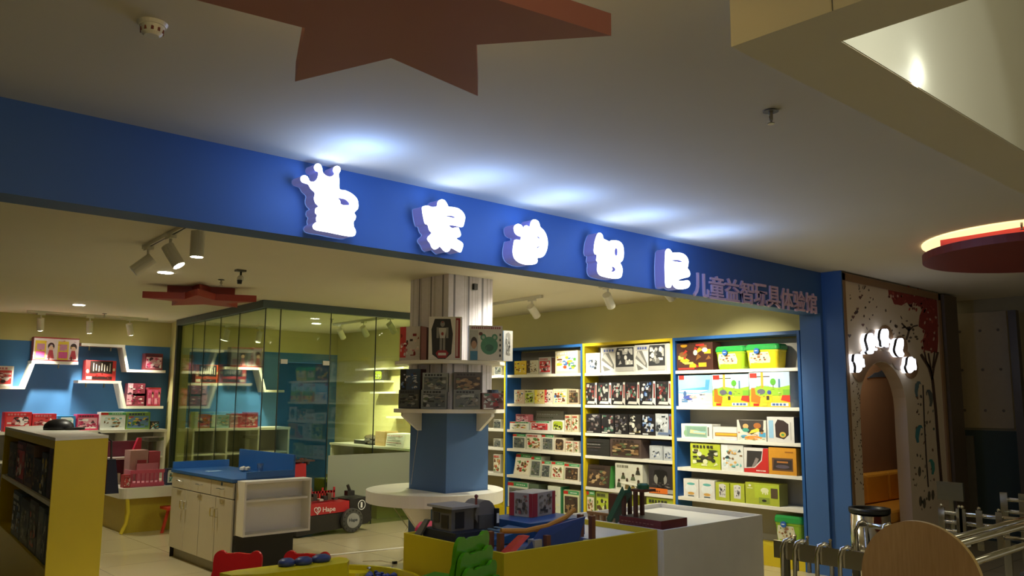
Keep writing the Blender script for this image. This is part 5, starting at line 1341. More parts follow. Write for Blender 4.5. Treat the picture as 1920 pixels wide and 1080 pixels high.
# white desk in the glass room with things on it
dk = thing('white_desk', (7.45, 11.3, 0), 'white desk against the yellow wall inside the glass room', 'desk')
b = MB(); b.box(7.22, 7.88, 10.2, 12.5, .855, .89, 'white'); b.build('desktop', dk, bevel=.003)
for y in (10.2, 12.46):
    b = MB(); b.box(7.24, 7.86, y, y + .04, 0, .854, 'white'); b.build('end_panel', dk)
b = MB(); b.box(7.25, 7.86, 10.241, 12.459, .66, .68, 'white'); b.build('lower_shelf', dk)
A = atX(718, 836, 7.3)
toybox((7.3, 11.25, .891), (7.3, 10.98, .891), .22, 'c8a878', 'plain', PAL['brn'], 'brown cardboard carton on the white desk in the glass room', depth=.25)
toybox((7.28, 10.93, .891), (7.28, 10.45, .891), .2, 'e8e4dc', 'text', ['5a5a58', 'a84a44', '8a8a86'], 'white printed carton slumped on the white desk', depth=.3, lean=.15)
toybox((7.5, 10.42, .891), (7.5, 10.24, .891), .15, 'dfe4e8', 'pic', PAL['bl'], 'small white and blue carton at the near end of the desk', depth=.2)
toybox((7.35, 11.95, .891), (7.35, 11.6, .891), .06, '2c2a26', 'plain', PAL['dk'], 'flat black box on the far part of the white desk', depth=.2, top='e4e2d8')
b = MB(); r = random.Random(2)
for k in range(6): b.ball((7.4 + r.uniform(-.1, .1), 11.45 + r.uniform(-.12, .12), .93 + r.uniform(0, .08)), (.1, .1, .05), 'P', r.choice(['3a342a', '5a4c38', '4a4438']), 8)
tag(b.build('dark_bundle'), 'dark crumpled bundle on the white desk in the glass room', 'bundle')
# olive bench of play things right behind the glass
toybox((5.68, 9.95, .0), (5.86, 9.95, 0), .56, '9a9a3a', 'pic', PAL['grn'], 'olive green carton behind the frosted glass band', depth=.25)
toybox((5.87, 9.93, .0), (6.3, 9.93, 0), .6, 'd0c8a8', 'bits', ['d8d0b4', '8a6a4a', 'a84a3a', '6a7a5a'], 'large pale carton behind the frosted glass band', depth=.3)
gh = thing('toy_playhouse', (6.78, 9.95, 0), 'toy playhouse with pointed green roof behind the glass', 'toy')
b = MB(); b.box(6.45, 7.1, 9.85, 10.25, .0, .62, 'P', 'a8a86a'); b.box(6.5, 6.62, 9.846, 9.85, .3, .6, 'P', '4a4a30'); b.box(6.66, 6.74, 9.844, 9.85, .2, .62, 'P', 'b8c03a'); b.build('house_body', gh)
b = MB(); b.prism([(6.36, 9.8, .621), (7.2, 9.8, .621), (7.2, 9.8, .66), (6.95, 9.8, .68), (6.7, 9.8, .79), (6.5, 9.8, .68)], (0, .48, 0), 'P', '5fb848'); b.build('green_roof', gh)
b = MB(); b.box(6.95, 7.3, 9.7, 9.84, .0, .5, 'P', '3f9a78'); tag(b.build('green_crate', bevel=.01), 'teal green crate beside the toy playhouse behind the glass', 'crate')

# ================================================================== BACK WALL: ZIGZAG SHELVES, CABINETS, BOXES
def zshelf(pts, label, pegs=()):
    t = thing('zigzag_shelf', (pts[0][0], YB, min(p[1] for p in pts)), label, 'wall shelf', 'white zigzag shelves on the blue wall')
    th = .04
    for (x0, z0), (x1, z1) in zip(pts, pts[1:]):
        fl = abs(z0 - z1) < .02
        if fl:
            b = MB(); b.box(x0, x1, 13.25, YB - .001, z0 - th, z0, 'white'); b.build('board', t)
        else:
            s = 1 if x1 > x0 else -1
            b = MB()
            hi, lo = ((x0, z0), (x1, z1)) if z0 > z1 else ((x1, z1), (x0, z0))
            b.prism([(hi[0], 13.25, hi[1] - th - .0005), (hi[0] - th * .9, 13.25, hi[1] - th - .0005) if False else (hi[0] + (-th if lo[0] > hi[0] else th), 13.25, hi[1] - th - .0005), (lo[0] + (-th if lo[0] > hi[0] else th), 13.25, lo[1] - th), (lo[0], 13.25, lo[1] - th)], (0, .249, 0), 'white'); b.build('slanted_board', t)
    for x, z in pegs:
        b = MB(); b.box(x - .008, x + .008, 13.28, 13.3, z - .1, z - th - .0005, 'steel'); b.build('peg', t)


zshelf([(1.9, 1.754), (2.789, 1.754), (2.888, 2.118), (3.488, 2.118)], 'white zigzag shelf at the left holding the pink twin-doll box', [(3.24, 2.118)])
zshelf([(3.512, 2.394), (4.12, 2.394), (4.205, 2.03), (4.74, 2.03)], 'white zigzag shelf just under the yellow band left of the pillar', [(3.63, 2.394), (3.93, 2.394)])
zshelf([(3.506, 1.853), (4.10, 1.853), (4.202, 1.482), (4.74, 1.482)], 'white zigzag shelf holding the red and black tableware box', [(3.62, 1.853), (3.87, 1.853)])
zshelf([(5.653, 2.385), (5.063, 2.385), (4.97, 2.033)], 'white zigzag shelf highest behind the glass', [])
zshelf([(5.656, 1.848), (5.055, 1.848), (4.96, 1.485)], 'white zigzag shelf holding the brown box behind the glass', [])
zshelf([(5.685, 2.12), (6.313, 2.12), (6.43, 1.753), (6.75, 1.753)], 'white zigzag shelf holding the grey doll box behind the glass', [])


def bbox(x0, x1, yt, z, Y, base, style, pal, label, depth=.14, dz=0, **k):
    A = atY(x0, 720, Y); B = atY(x1, 720, Y)
    if A.x < 4.7 < B.x: B.x = 4.70
    if 4.8 < A.x < 5.13: A.x = 5.13
    h = atY((x0 + x1) / 2, yt, Y).z - z - dz
    return toybox((A.x, Y, z + dz), (B.x, Y, z + dz), h, base, style, PAL[pal] if isinstance(pal, str) else pal, label, 'toy boxes along the back wall', depth, **k)


bbox(-30, 24, 686, 1.755, 13.28, 'ece6de', 'pic', 'red', 'white box with red picture on the leftmost zigzag shelf')
bbox(57, 143, 633, 2.119, 13.28, 'ead8dc', 'doll', ['e8c83a', 'd85a9a', 'c88aa8', 'c04a5a', 'f0e0e4'], 'pale pink twin-doll box with red rims on a zigzag shelf', side='a8282e', top='a8282e')
bbox(158, 216, 676, 1.854, 13.28, 'b83434', 'sushi', ['c83a3a'], 'red and black toy tableware box on a zigzag shelf', side='c83a3a')
bbox(269, 307, 663, 2.031, 13.28, '7a3038', 'pic', 'pink', 'dim red box on the zigzag shelf nearest the yellow pillar')
bbox(239, 273, 738, 1.483, 13.28, '8a3a48', 'animals', 'pink', 'pink figure box, lower one of two stacked by the pillar')
bbox(240, 273, 719, 1.483, 13.28, '8a3a48', 'animals', 'pink', 'pink figure box, upper one of two stacked by the pillar', dz=.15)
bbox(278, 306, 727, 1.483, 13.28, 'b8485c', 'doll', ['d85a8a', 'e8a8b8', 'b8385a', 'd8587a'], 'tall pink doll box beside the two stacked ones')
bbox(365, 410, 684, 1.849, 13.28, 'b84a2c', 'sushi', ['b8482c'], 'brown tableware box seen through the glass')
bbox(430, 489, 652, 2.121, 13.28, '6a6a6c', 'doll', ['8a8a8c', '7a5a68', '8a8a90', 'a86a74'], 'dark grey doll box seen through the glass')
YC = 13.02
for x0, x1, yt, base, st, pal, lab in (
    (-25, 5, 778, 'd83a34', 'pic', 'red', 'red and white box, leftmost on the white cabinet'),
    (14, 65, 773, 'c8242a', 'pic', 'red', 'bright red box with white figures, second from the left on the white cabinet'),
    (66, 111, 776, 'cc2a34', 'pic', 'red', 'red box half hidden behind the black hat'),
    (113, 147, 780, '3a86c0', 'win', 'tea', 'blue box with white toy window on the white cabinet'),
    (149, 190, 777, 'c82a58', 'pic', 'pink', 'magenta box with pink window on the white cabinet'),
    (193, 240, 773, 'e4e8e2', 'hape', 'tea', 'white and teal box with orange building set'),
    (241, 286, 773, '7a9a4a', 'pic', ['6a8ab0', '3a4a7a', '5a8a4a', 'e8c83a', 'c8503a', '2e3a5a'], 'green and blue landscape box on the white cabinet'),
    (287, 303, 790, '3a3e40', 'dark', 'tea', 'small dark box at the right end of the white cabinet')):
    bbox(x0, x1, yt, 1.141, YC, base, st, pal, lab, .18)
for x0, x1, yt, base, st, pal, lab in (
    (334, 360, 772, 'd8e4d4', 'hape', 'tea', 'white and green box at the left end of the cabinet behind the glass'),
    (361, 398, 777, 'b85a4a', 'pic', 'red', 'dull red box with white window behind the glass'),
    (400, 433, 778, '5a8a86', 'animals', 'tea', 'teal box on the cabinet behind the glass'),
    (435, 463, 776, '9a3a3c', 'text', 'red', 'dark red box behind the glass next to the teal one'),
    (465, 487, 773, 'a83438', 'pic', 'red', 'red box at the glass room corner on the cabinet')):
    bbox(x0, x1, yt, 1.141, YC, base, st, pal, lab, .18)


def cabinet(x0, x1, n, label):
    t = thing('open_cabinet', ((x0 + x1) / 2, 13.2, 0), label, 'cabinet', 'white open cabinets along the back wall')
    b = MB(); b.box(x0, x1, 12.98, YB - .001, 1.1, 1.14, 'white'); b.build('top_board', t)
    b = MB(); b.box(x0, x1, YB - .03, YB - .001, 0, 1.099, 'backgrey'); b.build('back_panel', t)
    for k in range(n + 1):
        x = x0 + (x1 - x0 - .03) * k / n
        b = MB(); b.box(x, x + .03, 13.0, YB - .031, 0, 1.099, 'white'); b.build('divider', t)
    for z in (.35, .72):
        for k in range(n):
            xa = x0 + (x1 - x0 - .03) * k / n + .031; xb = x0 + (x1 - x0 - .03) * (k + 1) / n - .001
            b = MB(); b.box(xa, xb, 13.02, YB - .031, z, z + .025, 'white'); b.build('shelf', t)


cabinet(1.3, 4.72, 6, 'white open cabinet under the boxes left of the yellow pillar')
cabinet(5.12, 6.75, 3, 'white open cabinet behind the glass')

# ================================================================== LOW PLAY TABLE WITH PINK TOYS, LEFT
lt = thing('play_table', (3.7, 11.2, 0), 'low yellow play table with a white rim, crowded with pink toys', 'table')
x0, x1, y0, y1 = 3.37, 4.25, 10.6, 11.75
rr = .12; pts = []
for cx, cy, a0 in ((x1 - rr, y1 - rr, 0), (x0 + rr, y1 - rr, 90), (x0 + rr, y0 + rr, 180), (x1 - rr, y0 + rr, 270)):
    for k in range(7):
        a = math.radians(a0 + k * 15); pts.append((cx + rr * math.cos(a), cy + rr * math.sin(a), .41))
b = MB(); b.prism(pts, (0, 0, .12), 'white'); b.build('rim_top', lt)
b = MB(); b.box(x0 + .08, x1 - .06, y0 + .1, y1 - .06, 0, .409, 'P', 'b8a02a'); b.build('base', lt)
for x, y, s in ((x0 + .03, y0 + .04, 1), (x0 + .03, y1 - .1, 1), (x1 - .1, y0 + .04, -1)):
    b = MB(); b.tube([(x + .05 * s, y, .409), (x + .07 * s, y, .25), (x + .05 * s, y, .12), (x, y, 0.005)], .022, 8, 'P', 'e0c830'); b.build('curved_leg', lt)
ZP = .531
pk = thing('toy_cot', (3.7, 10.85, ZP), 'pink toy cot with barred side on the play table', 'toy')
b = MB(); b.box(3.50, 3.90, 10.72, 10.74, ZP + .001, ZP + .045, 'P', 'd85a7a'); b.box(3.50, 3.90, 10.72, 10.74, ZP + .16, ZP + .2, 'P', 'd85a7a')
for k in range(8): b.box(3.51 + k * .052, 3.525 + k * .052, 10.725, 10.735, ZP + .045, ZP + .16, 'P', 'c84a6a')
b.build('barred_side', pk)
b = MB(); b.box(3.50, 3.90, 10.745, 11.0, ZP + .001, ZP + .05, 'P', 'e8a0b0'); b.box(3.65, 3.91, 10.98, 11.0, ZP + .05, ZP + .26, 'P', 'e08aa0'); b.box(3.50, 3.52, 10.745, 10.98, ZP + .05, ZP + .2, 'P', 'e08aa0'); b.build('cot_frame', pk)
toybox((3.42, 10.72, ZP), (3.5, 10.72, ZP), .15, 'b8323c', 'pic', PAL['red'], 'small red box beside the pink toy cot', depth=.12)
tk = thing('toy_kitchen', (3.7, 11.1, ZP), 'dusky pink toy kitchen behind the toy cot', 'toy')
b = MB(); b.box(3.58, 3.80, 11.04, 11.25, ZP + .001, ZP + .42, 'P', 'c89a98'); b.box(3.67, 3.78, 11.036, 11.04, ZP + .26, ZP + .3, 'P', 'b83a4c'); b.build('body', tk)
b = MB(); b.box(3.66, 3.86, 11.0, 11.035, ZP + .22, ZP + .245, 'P', 'c84a60'); b.build('hob', tk)
b = MB(); b.box(3.81, 3.95, 11.05, 11.22, ZP + .001, ZP + .4, 'P', 'c85066'); b.build('side_unit', tk)
tv = thing('toy_vanity', (3.5, 11.4, ZP), 'crimson toy vanity with slanted side at the back of the play table', 'toy')
b = MB(); b.box(3.42, 3.78, 11.45, 11.5, ZP + .001, ZP + .52, 'P', '7a3048'); b.build('back_board', tv)
b = MB(); b.prism([(3.70, 11.38, ZP + .34), (3.82, 11.38, ZP + .34), (3.82, 11.38, ZP + .56), (3.78, 11.38, ZP + .56)], (0, .06, 0), 'P', 'd83050'); b.build('slanted_side', tv)
b = MB(); b.box(3.42, 3.72, 11.26, 11.44, ZP + .3, ZP + .325, 'P', 'e8d8d4'); b.box(3.42, 3.72, 11.26, 11.44, ZP + .001, ZP + .02, 'P', 'd8ccc4'); b.box(3.42, 3.44, 11.26, 11.44, ZP + .02, ZP + .3, 'P', '9a3a50'); b.build('table_board', tv)
b = MB()
for k in range(6): b.box(3.45 + .035 * k, 3.48 + .035 * k, 11.27 + .02 * (k % 2), 11.32, ZP + .021, ZP + .07 + .03 * (k % 3), 'P', ['d8d0c4', '8a8478', 'c8bca8', '5a5048'][k % 4])
b.build('small_dishes', tv)
toybox((3.93, 10.74, ZP), (4.05, 10.74, ZP), .2, '2a3a5a', 'win', PAL['tea'], 'dark blue box at the right end of the play table', depth=.1)
b = MB(); b.lathe([(.05, ZP), (.05, ZP + .5), (.14, ZP + .52), (.14, ZP + .56)], (4.0, 11.5, 0), 14, 'P', '5a5648'); tag(b.build('toy_stand'), 'grey toy stand behind the pink toys on the play table', 'toy')
# red stool leg by the table
b = MB(); b.tube([atY(316, 955, 10.45), atY(303, 1000, 10.45)], .02, 8, 'P', 'c83a22'); p = atY(316, 955, 10.45)
b.box(p.x - .05, p.x + .25, 10.35, 10.6, p.z, p.z + .03, 'P', 'c83a22'); q = atY(330, 1000, 10.45); b.tube([(p.x + .2, 10.5, p.z), (p.x + .24, 10.5, 0)], .02, 8, 'P', 'c83a22')
tag(b.build('red_stool'), 'red child stool beside the play table, half behind the cash counter', 'stool')

# ================================================================== YELLOW DOUBLE SHELF, LEFT EDGE
zt = 1.33
A = atZ(104, 821, zt); B = atZ(204, 816, zt); C = atZ(10, 800, zt)
D = C + (B - A) * 1.05
ys_ = thing('low_bookshelf', ((A.x + D.x) / 2, (A.y + D.y) / 2, 0), 'yellow waist-high double shelf with a white top, nearest on the left', 'bookshelf')


def quadslab(P, z0, z1, mat, name, col='fff', par=None, bevel=0):
    b = MB(); b.hexa([V((p.x, p.y, z0)) for p in P] + [V((p.x, p.y, z1)) for p in P], mat, col); return b.build(name, par, bevel=bevel)


dAB = (B - A).normalized(); dAC = (C - A).normalized(); dBD = (D - B).normalized()
quadslab([A, B, B + dBD * .03, A + dAC * .03], 0, zt - .021, 'yellam', 'end_panel', par=ys_, bevel=.002)
quadslab([C - dAC * .03, D - dBD * .03, D, C], 0, zt - .021, 'yellam', 'end_panel', par=ys_)
quadslab([A, B, D, C], zt - .02, zt, 'white', 'top_board', par=ys_)
ia, ib, ic, id_ = A + dAC * .031, B + dBD * .031, C - dAC * .031, D - dBD * .031
zm = atD(92, 948, 6.2).z; zm = .90; zb = .46
wv = (ib - ia)
quadslab([ia + dAB * .005, ib - dAB * .005, id_ - dAB * .005, ic + dAB * .005], zm - .03, zm, 'white', 'shelf', par=ys_)
quadslab([ia + dAB * .005, ib - dAB * .005, id_ - dAB * .005, ic + dAB * .005], .012, zb, 'yellam', 'base', par=ys_)
quadslab([ia + wv * .48, ia + wv * .52, ic + (id_ - ic) * .52, ic + (id_ - ic) * .48], zb + .001, zm - .031, 'yellam', 'middle_board', par=ys_)
quadslab([ia + wv * .48, ia + wv * .52, ic + (id_ - ic) * .52, ic + (id_ - ic) * .48], zm + .001, zt - .021, 'yellam', 'middle_board', par=ys_)
quadslab([ia + dAB * .001, ia + dAB * .02, ic + dAB * .02, ic + dAB * .001], zt - .075, zt - .021, 'yellam', 'top_rail', par=ys_)
# boxes in it (left side open to the aisle), and a red row on the far side
L = (ic - ia).length; dn = (ic - ia).normalized()
GL = 'boxes in the yellow double shelf'
for z, lst in ((zm + .0005, ((.16, .30, .36, '4a2420', 'plain', 'dkr', 'maroon'), (.32, .6, .30, '3a342a', 'dark', 'yl', 'dark olive'), (.62, .95, .24, '3a3228', 'animals', 'brn', 'brown print'), (.97, 1.4, .33, '7a5a40', 'pic', 'brn', 'tan picture'), (1.42, 1.9, .33, '6a3028', 'pic', 'red', 'rust red'), (1.93, 2.4, .3, '5a4a30', 'pic', 'brn', 'mustard brown'))),
               (zb + .0005, ((.16, .3, .33, '3f4a50', 'dark', 'mil', 'slate'), (.32, .55, .36, '4a5658', 'win', 'mil', 'grey-blue'), (.57, .95, .37, '44402f', 'pic', ['3a382c', 'c8502a', '6a6a5a', '8a8474'], 'olive and red'), (.97, 1.4, .34, '4a4a3c', 'pic', 'mil', 'grey tank'), (1.42, 1.9, .36, '3a4a5a', 'pic', 'bl', 'dark blue')))):
    for s0, s1, h, base, st_, pal, w_ in lst:
        P1 = ia + dn * s0 + dAB * .03; P0 = ia + dn * s1 + dAB * .03
        toybox((P0.x, P0.y, z), (P1.x, P1.y, z), min(h, .38), base, st_, PAL[pal] if isinstance(pal, str) else pal, f'{w_} box on the {"upper" if z > .8 else "lower"} shelf of the yellow double shelf', GL, depth=.13, side=base)
for k, (s0, s1) in enumerate(((.03, .4), (.42, .9), (.92, 1.5))):
    P0 = ib + dn * s0 - dAB * -.02; P1 = ib + dn * s1 - dAB * -.02
    toybox((P0.x, P0.y, zm + .0005), (P1.x, P1.y, zm + .0005), .33 - .02 * k, 'a83024', 'text', ['c8502a', '8a2a20'], f'{["nearest", "middle", "farthest"][k]} red box on the aisle side of the yellow double shelf', GL, depth=.13, side='a83024')
p = ib + dn * .5 + dAB * .17
b = MB(); b.hexa([V((p.x - .05, p.y - .16, .86)), V((p.x + .05, p.y - .16, .86)), V((p.x + .05, p.y + .16, .86)), V((p.x - .05, p.y + .16, .86)), V((p.x - .03, p.y - .1, 1.12)), V((p.x + .03, p.y - .1, 1.12)), V((p.x + .03, p.y + .1, 1.12)), V((p.x - .03, p.y + .1, 1.12))], 'P', '1c1a16')
b.tube([V((p.x, p.y - .08, 1.12)), V((p.x, p.y - .06, 1.26)), V((p.x - .08, p.y, 1.325)), V((p.x, p.y + .06, 1.26)), V((p.x, p.y + .08, 1.12))], .008, 6, 'P', '1c1a16')
tag(b.build('black_bag'), 'black bag hanging on the aisle side of the yellow double shelf', 'bag')
# black cap on the top
p = atZ(116, 806, zt)
cp = thing('black_hat', (p.x, p.y, zt), 'black peaked hat lying on top of the yellow double shelf', 'hat')
b = MB()
pf = [(.115, zt + .0008), (.118, zt + .02), (.108, zt + .05), (.08, zt + .074), (.045, zt + .088), (.006, zt + .092)]
b.lathe(pf, (p.x - .02, p.y + .02, 0), 24, 'P', '16161a'); b.build('crown', cp, smooth=True)
b = MB(); q = V((.741, -.671, 0)); s = V((.671, .741, 0)); pts = []
for k in range(13):
    a = -math.pi / 2 + math.pi * k / 12; pts.append(V((p.x - .02, p.y + .02, zt + .001)) + q * (.11 + .1 * math.cos(a)) + s * (.105 * math.sin(a)))
b.prism(pts, (0, 0, .02), 'P', '141416'); b.build('peak', cp)

# ================================================================== TOY FIRE-ENGINE BENCH "Hape"
YH = 9.05


def H(x, y): return atY(x, y, YH)


hc = thing('play_car_bench', (5.35, YH, 0), 'red and black car-shaped play bench lettered Hape before the glass room', 'play car')
D2 = V((0, .34, 0))
def hp(pts, name, col, ext=D2, mat='P'):
    b = MB(); b.prism([H(*p) for p in pts], ext, mat, col); return b.build(name, hc)
body = hp([(556, 950), (655, 939), (655, 958), (556, 971)], 'red_side', 'b82428')
hp([(556, 972), (655, 959), (655, 984), (690, 980), (690, 981), (556, 1007)], 'black_sill', '26221f')
fr = hp([(656, 937), (688, 931), (692, 937), (697, 972), (690, 980), (656, 984)], 'black_front', '1f1d1d')
hp([(553, 873), (574, 869), (574, 949), (553, 950)], 'red_cab_post', 'b42026')
b = MB(); p = H(656.6, 975)
b.lathe([(.135, -.03), (.142, -.02), (.142, .02), (.135, .03)], (p.x, YH - .034, .150), 36, 'P', '4a4a46', axis='y')
for k in range(16):
    a = 2 * math.pi * k / 16
    b.ball((p.x + .122 * math.cos(a), YH - .066, .150 + .122 * math.sin(a)), (.012, .004, .012), 'P', '2c2c2a', 6)
wh = b.build('wheel', hc)
b = MB(); b.lathe([(.088, 0), (.088, .008)], (p.x, YH - .065, .150), 32, 'P', '9a9a94', axis='y'); b.build('hub_disc', wh)
b = MB(); lettering(b, 'Hape', (p.x - .058, YH - .0735, .128), (1, 0, 0), (0, 0, 1), .05, 'P', '2f3a44', .002, width=.116, offset=.012); b.build('hub_lettering', wh)
b = MB(); a = H(605, 961); lettering(b, 'Hape', (a.x, YH - .0005, a.z - .012), (1, .0, 0), (0, 0, 1), .074, 'P', 'ece4dc', .002, width=.17, offset=.012); b.build('side_lettering', body)
b = MB(); a = H(595, 957); hl = []
for k in range(24):
    t_ = 2 * math.pi * k / 24
    hl.append(V((a.x + .042 * math.sin(t_) ** 3, YH - .003, a.z + .045 * (0.8125 * math.cos(t_) - 0.3125 * math.cos(2 * t_) - 0.125 * math.cos(3 * t_) - 0.06 * math.cos(4 * t_)))))
b.tube(hl + [hl[0]], .0055, 6, 'P', 'ece4dc'); b.tube([V((a.x - .012, YH - .003, a.z)), V((a.x + .02, YH - .003, a.z + .02)), V((a.x + .012, YH - .003, a.z - .012)), V((a.x - .006, YH - .003, a.z - .02))], .004, 6, 'P', 'ece4dc'); b.build('heart_mark', body)
b = MB(); a = H(678, 946.5); b.tube([V((a.x + .05 * math.cos(2 * math.pi * k / 28), YH - .002, a.z + .055 * math.sin(2 * math.pi * k / 28))) for k in range(29)], .005, 6, 'P', 'e8e6e0')
lettering(b, '1', (a.x - .014, YH - .0005, a.z - .033), (1, 0, 0), (0, 0, 1), .066, 'P', 'e8e6e0', .002, width=.026, offset=.02); b.build('number_mark', fr)
b = MB()
for k in range(9):
    x = 610 + k * 5.5; a = H(x, 943 - k * .5); b.box(a.x - .012, a.x + .012, YH + .35, YH + .36, .3, a.z + .1 + (.04 if k % 4 == 0 else 0), 'P', 'c0282c')
a, c = H(606, 928), H(656, 921); b.box(a.x, c.x, YH + .35, YH + .358, a.z - .02, a.z + .005, 'P', 'c0282c'); b.build('red_fence', hc)
b = MB(); a = H(668, 931); b.box(a.x - .05, a.x + .05, YH + .12, YH + .2, a.z + .002, a.z + .06, 'P', '22201f'); b.tube([V((a.x, YH + .16, a.z + .06)), V((a.x - .03, YH + .16, a.z + .13))], .02, 8, 'P', '1c1b1b'); b.build('driver_post', hc)
b = MB()
for k in range(7):
    a = H(585 + k * 9, 935); b.box(a.x - .03, a.x + .02, YH + .1 + .02 * (k % 3), YH + .2, .39, .41 + .03 * (k % 3), 'P', ['2e2a28', '5a4a3a', '3a3632', 'c8c0b0'][k % 4])
b.build('tool_clutter', hc)
toybox((H(576, 900).x, YH + .36, .0), (H(597, 900).x, YH + .36, 0), H(585, 905).z, '6a4a38', 'plain', PAL['brn'], 'brown carton behind the play car bench', depth=.08)
toybox((H(576, 900).x, YH + .36, H(585, 905).z + .0), (H(594, 900).x, YH + .36, H(585, 905).z), .2, 'd8c098', 'plain', PAL['brn'], 'beige carton on the brown carton behind the play car bench', depth=.08)
b = MB(); r = random.Random(6)
for k in range(8):
    a = H(560 + k * 5, 862 + r.uniform(-4, 8)); b.ball((a.x, YH + .25, min(a.z - .02, .92)), (.04, .03, .03), 'P', r.choice(['6a3a2a', '2a2624', '8a4a34', '3a302a']), 7)
b.box(H(556, 870).x, H(598, 870).x, YH + .1, YH + .3, .862, .88, 'P', '4a3028'); 
tag(b.build('toy_heap'), 'brown and red toys heaped on the red cab of the car bench', 'toys')
# cable on the floor by the column
b = MB(); pts = [V((4.8, 7.2, .66)), V((4.95, 7.0, .35)), atZ(757, 1000, .05), atZ(765, 1030, .006), atZ(755, 1048, .006), atZ(740, 1056, .006), atZ(715, 1051, .006), atZ(680, 1052, .006)]
b.tube(pts, .004, 6, 'P', 'cfc4a4'); b.box(pts[5].x - .02, pts[5].x + .02, pts[5].y - .015, pts[5].y + .015, .001, .025, 'black')
tag(b.build('power_cable'), 'pale power cable hanging from the round table and trailing on the floor', 'cable')
# ================================================================== CHILDREN'S SAND TABLE, CHAIRS
zr = .53
sx, sy, sr = 2.60, 4.50, .585
kt = thing('sand_table', (sx, sy, 0), 'round yellow sand table with a raised yellow ridge before two red chairs', 'table')
b = MB(); b.lathe([(sr - .06, .0), (sr - .03, .2), (sr, zr - .1), (sr, zr), (sr - .025, zr), (sr - .03, zr - .07), (.02, zr - .07)], (sx, sy, 0), 64, 'G', 'd8c21c'); b.build('tub', kt)
zt2 = .625
back = [atZ(x, y, zt2) for x, y in ((412, 1074), (440, 1069), (520, 1059), (585, 1051), (636, 1044), (650, 1046), (655, 1050))]
back = [V((p.x, p.y, zr + .001)) for p in back]
fwd = V((-.30, -.36, 0))
loop = back + [back[-1] + V((-.05, -.06, 0)), back[3] + fwd * .55, back[2] + fwd * .55, back[0] + V((.02, -.10, 0))]
b = MB(); b.prism(loop, (0, 0, zt2 - zr - .001), 'G', 'dcc822'); b.build('ridge', kt)
b = MB(); p = atZ(675, 1072, zr - .06); b.lathe([(.13, zr - .069), (.13, zr - .03)], (p.x - .06, p.y - .05, 0), 32, 'G', 'e4d024'); b.build('inner_step', kt)
for i, (x, y, w_) in enumerate(((537, 1061, 'leftmost'), (569, 1058, 'middle'), (602, 1053, 'rightmost'))):
    p = atZ(x, y, zt2)
    b = MB(); b.lathe([(.042, zt2 + .001), (.05, zt2 + .012), (.046, zt2 + .03), (.028, zt2 + .042), (.004, zt2 + .045)], (p.x, p.y, 0), 18, 'P', '34406e')
    o = b.build('blue_puck', smooth=True); tag(o, f'{w_} of three dark blue lumps on the yellow ridge', 'modelling clay', 'dark blue lumps on the sand table'); o.scale = (1.05 + .1 * i, .9, 1)
b = MB(); r = random.Random(9)
for k in range(60):
    p = atZ(r.uniform(690, 742), r.uniform(1069, 1086), zr - .05); b.ball((p.x, p.y, zr - .055 + r.uniform(0, .018)), r.uniform(.014, .026), 'P', r.choice(['3a4a9a', '2f3f86', '4a58a8']), 6)
tag(b.build('blue_sand'), 'lumpy blue play sand in the round yellow table', 'play sand', kind='stuff')
p = atZ(692, 1068, zr - .02); b = MB(); b.ball((p.x, p.y, zr - .015), .016, 'chrome', n=14); tag(b.build('steel_ball', smooth=True), 'small shiny ball at the edge of the blue sand', 'ball')


def chair(name, col, label, group):
    """child's plastic chair with bear-ear back; origin on the floor, faces -Y"""
    t = thing(name, (0, 0, 0), label, 'chair', group)
    sh = [(-.165, .30), (-.172, .40), (-.175, .465), (-.168, .505), (-.14, .53), (-.105, .528), (-.08, .512), (0, .518), (.08, .512), (.105, .528), (.14, .53), (.168, .505), (.175, .465), (.172, .40), (.165, .30)]
    b = MB(); b.prism([(x, .135 + (z - .3) * .12, z) for x, z in smoothloop(sh, 3)], (0, .022, .002), 'G', col); b.build('backrest', t, bevel=.006)
    b = MB(); b.box(-.03, .03, .17, .1745, .43, .46, 'G', '3f7a1a' if col != 'b01c20' else '8a1418'); b.build('emblem', t)
    b = MB(); b.hexa([(-.16, -.16, .262), (.16, -.16, .262), (.165, .15, .252), (-.165, .15, .252), (-.16, -.16, .285), (.16, -.16, .285), (.165, .15, .275), (-.165, .15, .275)], 'G', col); b.build('seat', t, bevel=.012)
    for sx_, sy_ in ((-1, -1), (1, -1), (-1, 1), (1, 1)):
        b = MB(); b.tube([(.125 * sx_, .115 * sy_, .262), (.155 * sx_, .15 * sy_, .005)], .02, 8, 'G', col, r1=.015); b.build('leg', t)
    for sx_ in (-1, 1):
        b = MB(); b.box(sx_ * .14 - .015, sx_ * .14 + .015, .125, .15, .276, .31, 'G', col); b.build('back_support', t)
    return t


ang = math.atan2(-.735, -.664) + math.pi / 2
c1 = chair('child_chair', 'b01c20', 'red bear-eared child chair, left one behind the sand table', 'red child chairs')
p = atD(430, 1040, 5.75); c1.location = (p.x, p.y, 0); c1.rotation_euler = (0, 0, ang - .06)
p = atD(558, 1034, 5.75); c1b = dup(c1, (p.x, p.y, 0), ang - .18, 'red bear-eared child chair, right one behind the sand table')
bpy.context.view_layer.update()
c2 = chair('child_chair', '5aa61c', 'topmost of the stacked green child chairs beside the yellow counter', 'stacked green child chairs')
gx, gy, ga = 2.822, 3.65, 3.513
NST = 6; dzs = .0745
names = ['topmost', 'second from top', 'third from top', 'fourth from top', 'fifth from top', 'lowest']
c2.location = (gx, gy, (NST - 1) * dzs); c2.rotation_euler = (0, 0, ga)
for k in range(1, NST): dup(c2, (gx + .361 * .024 * k, gy - .928 * .024 * k, (NST - 1 - k) * dzs), ga, f'{names[k]} of the stacked green child chairs beside the yellow counter')

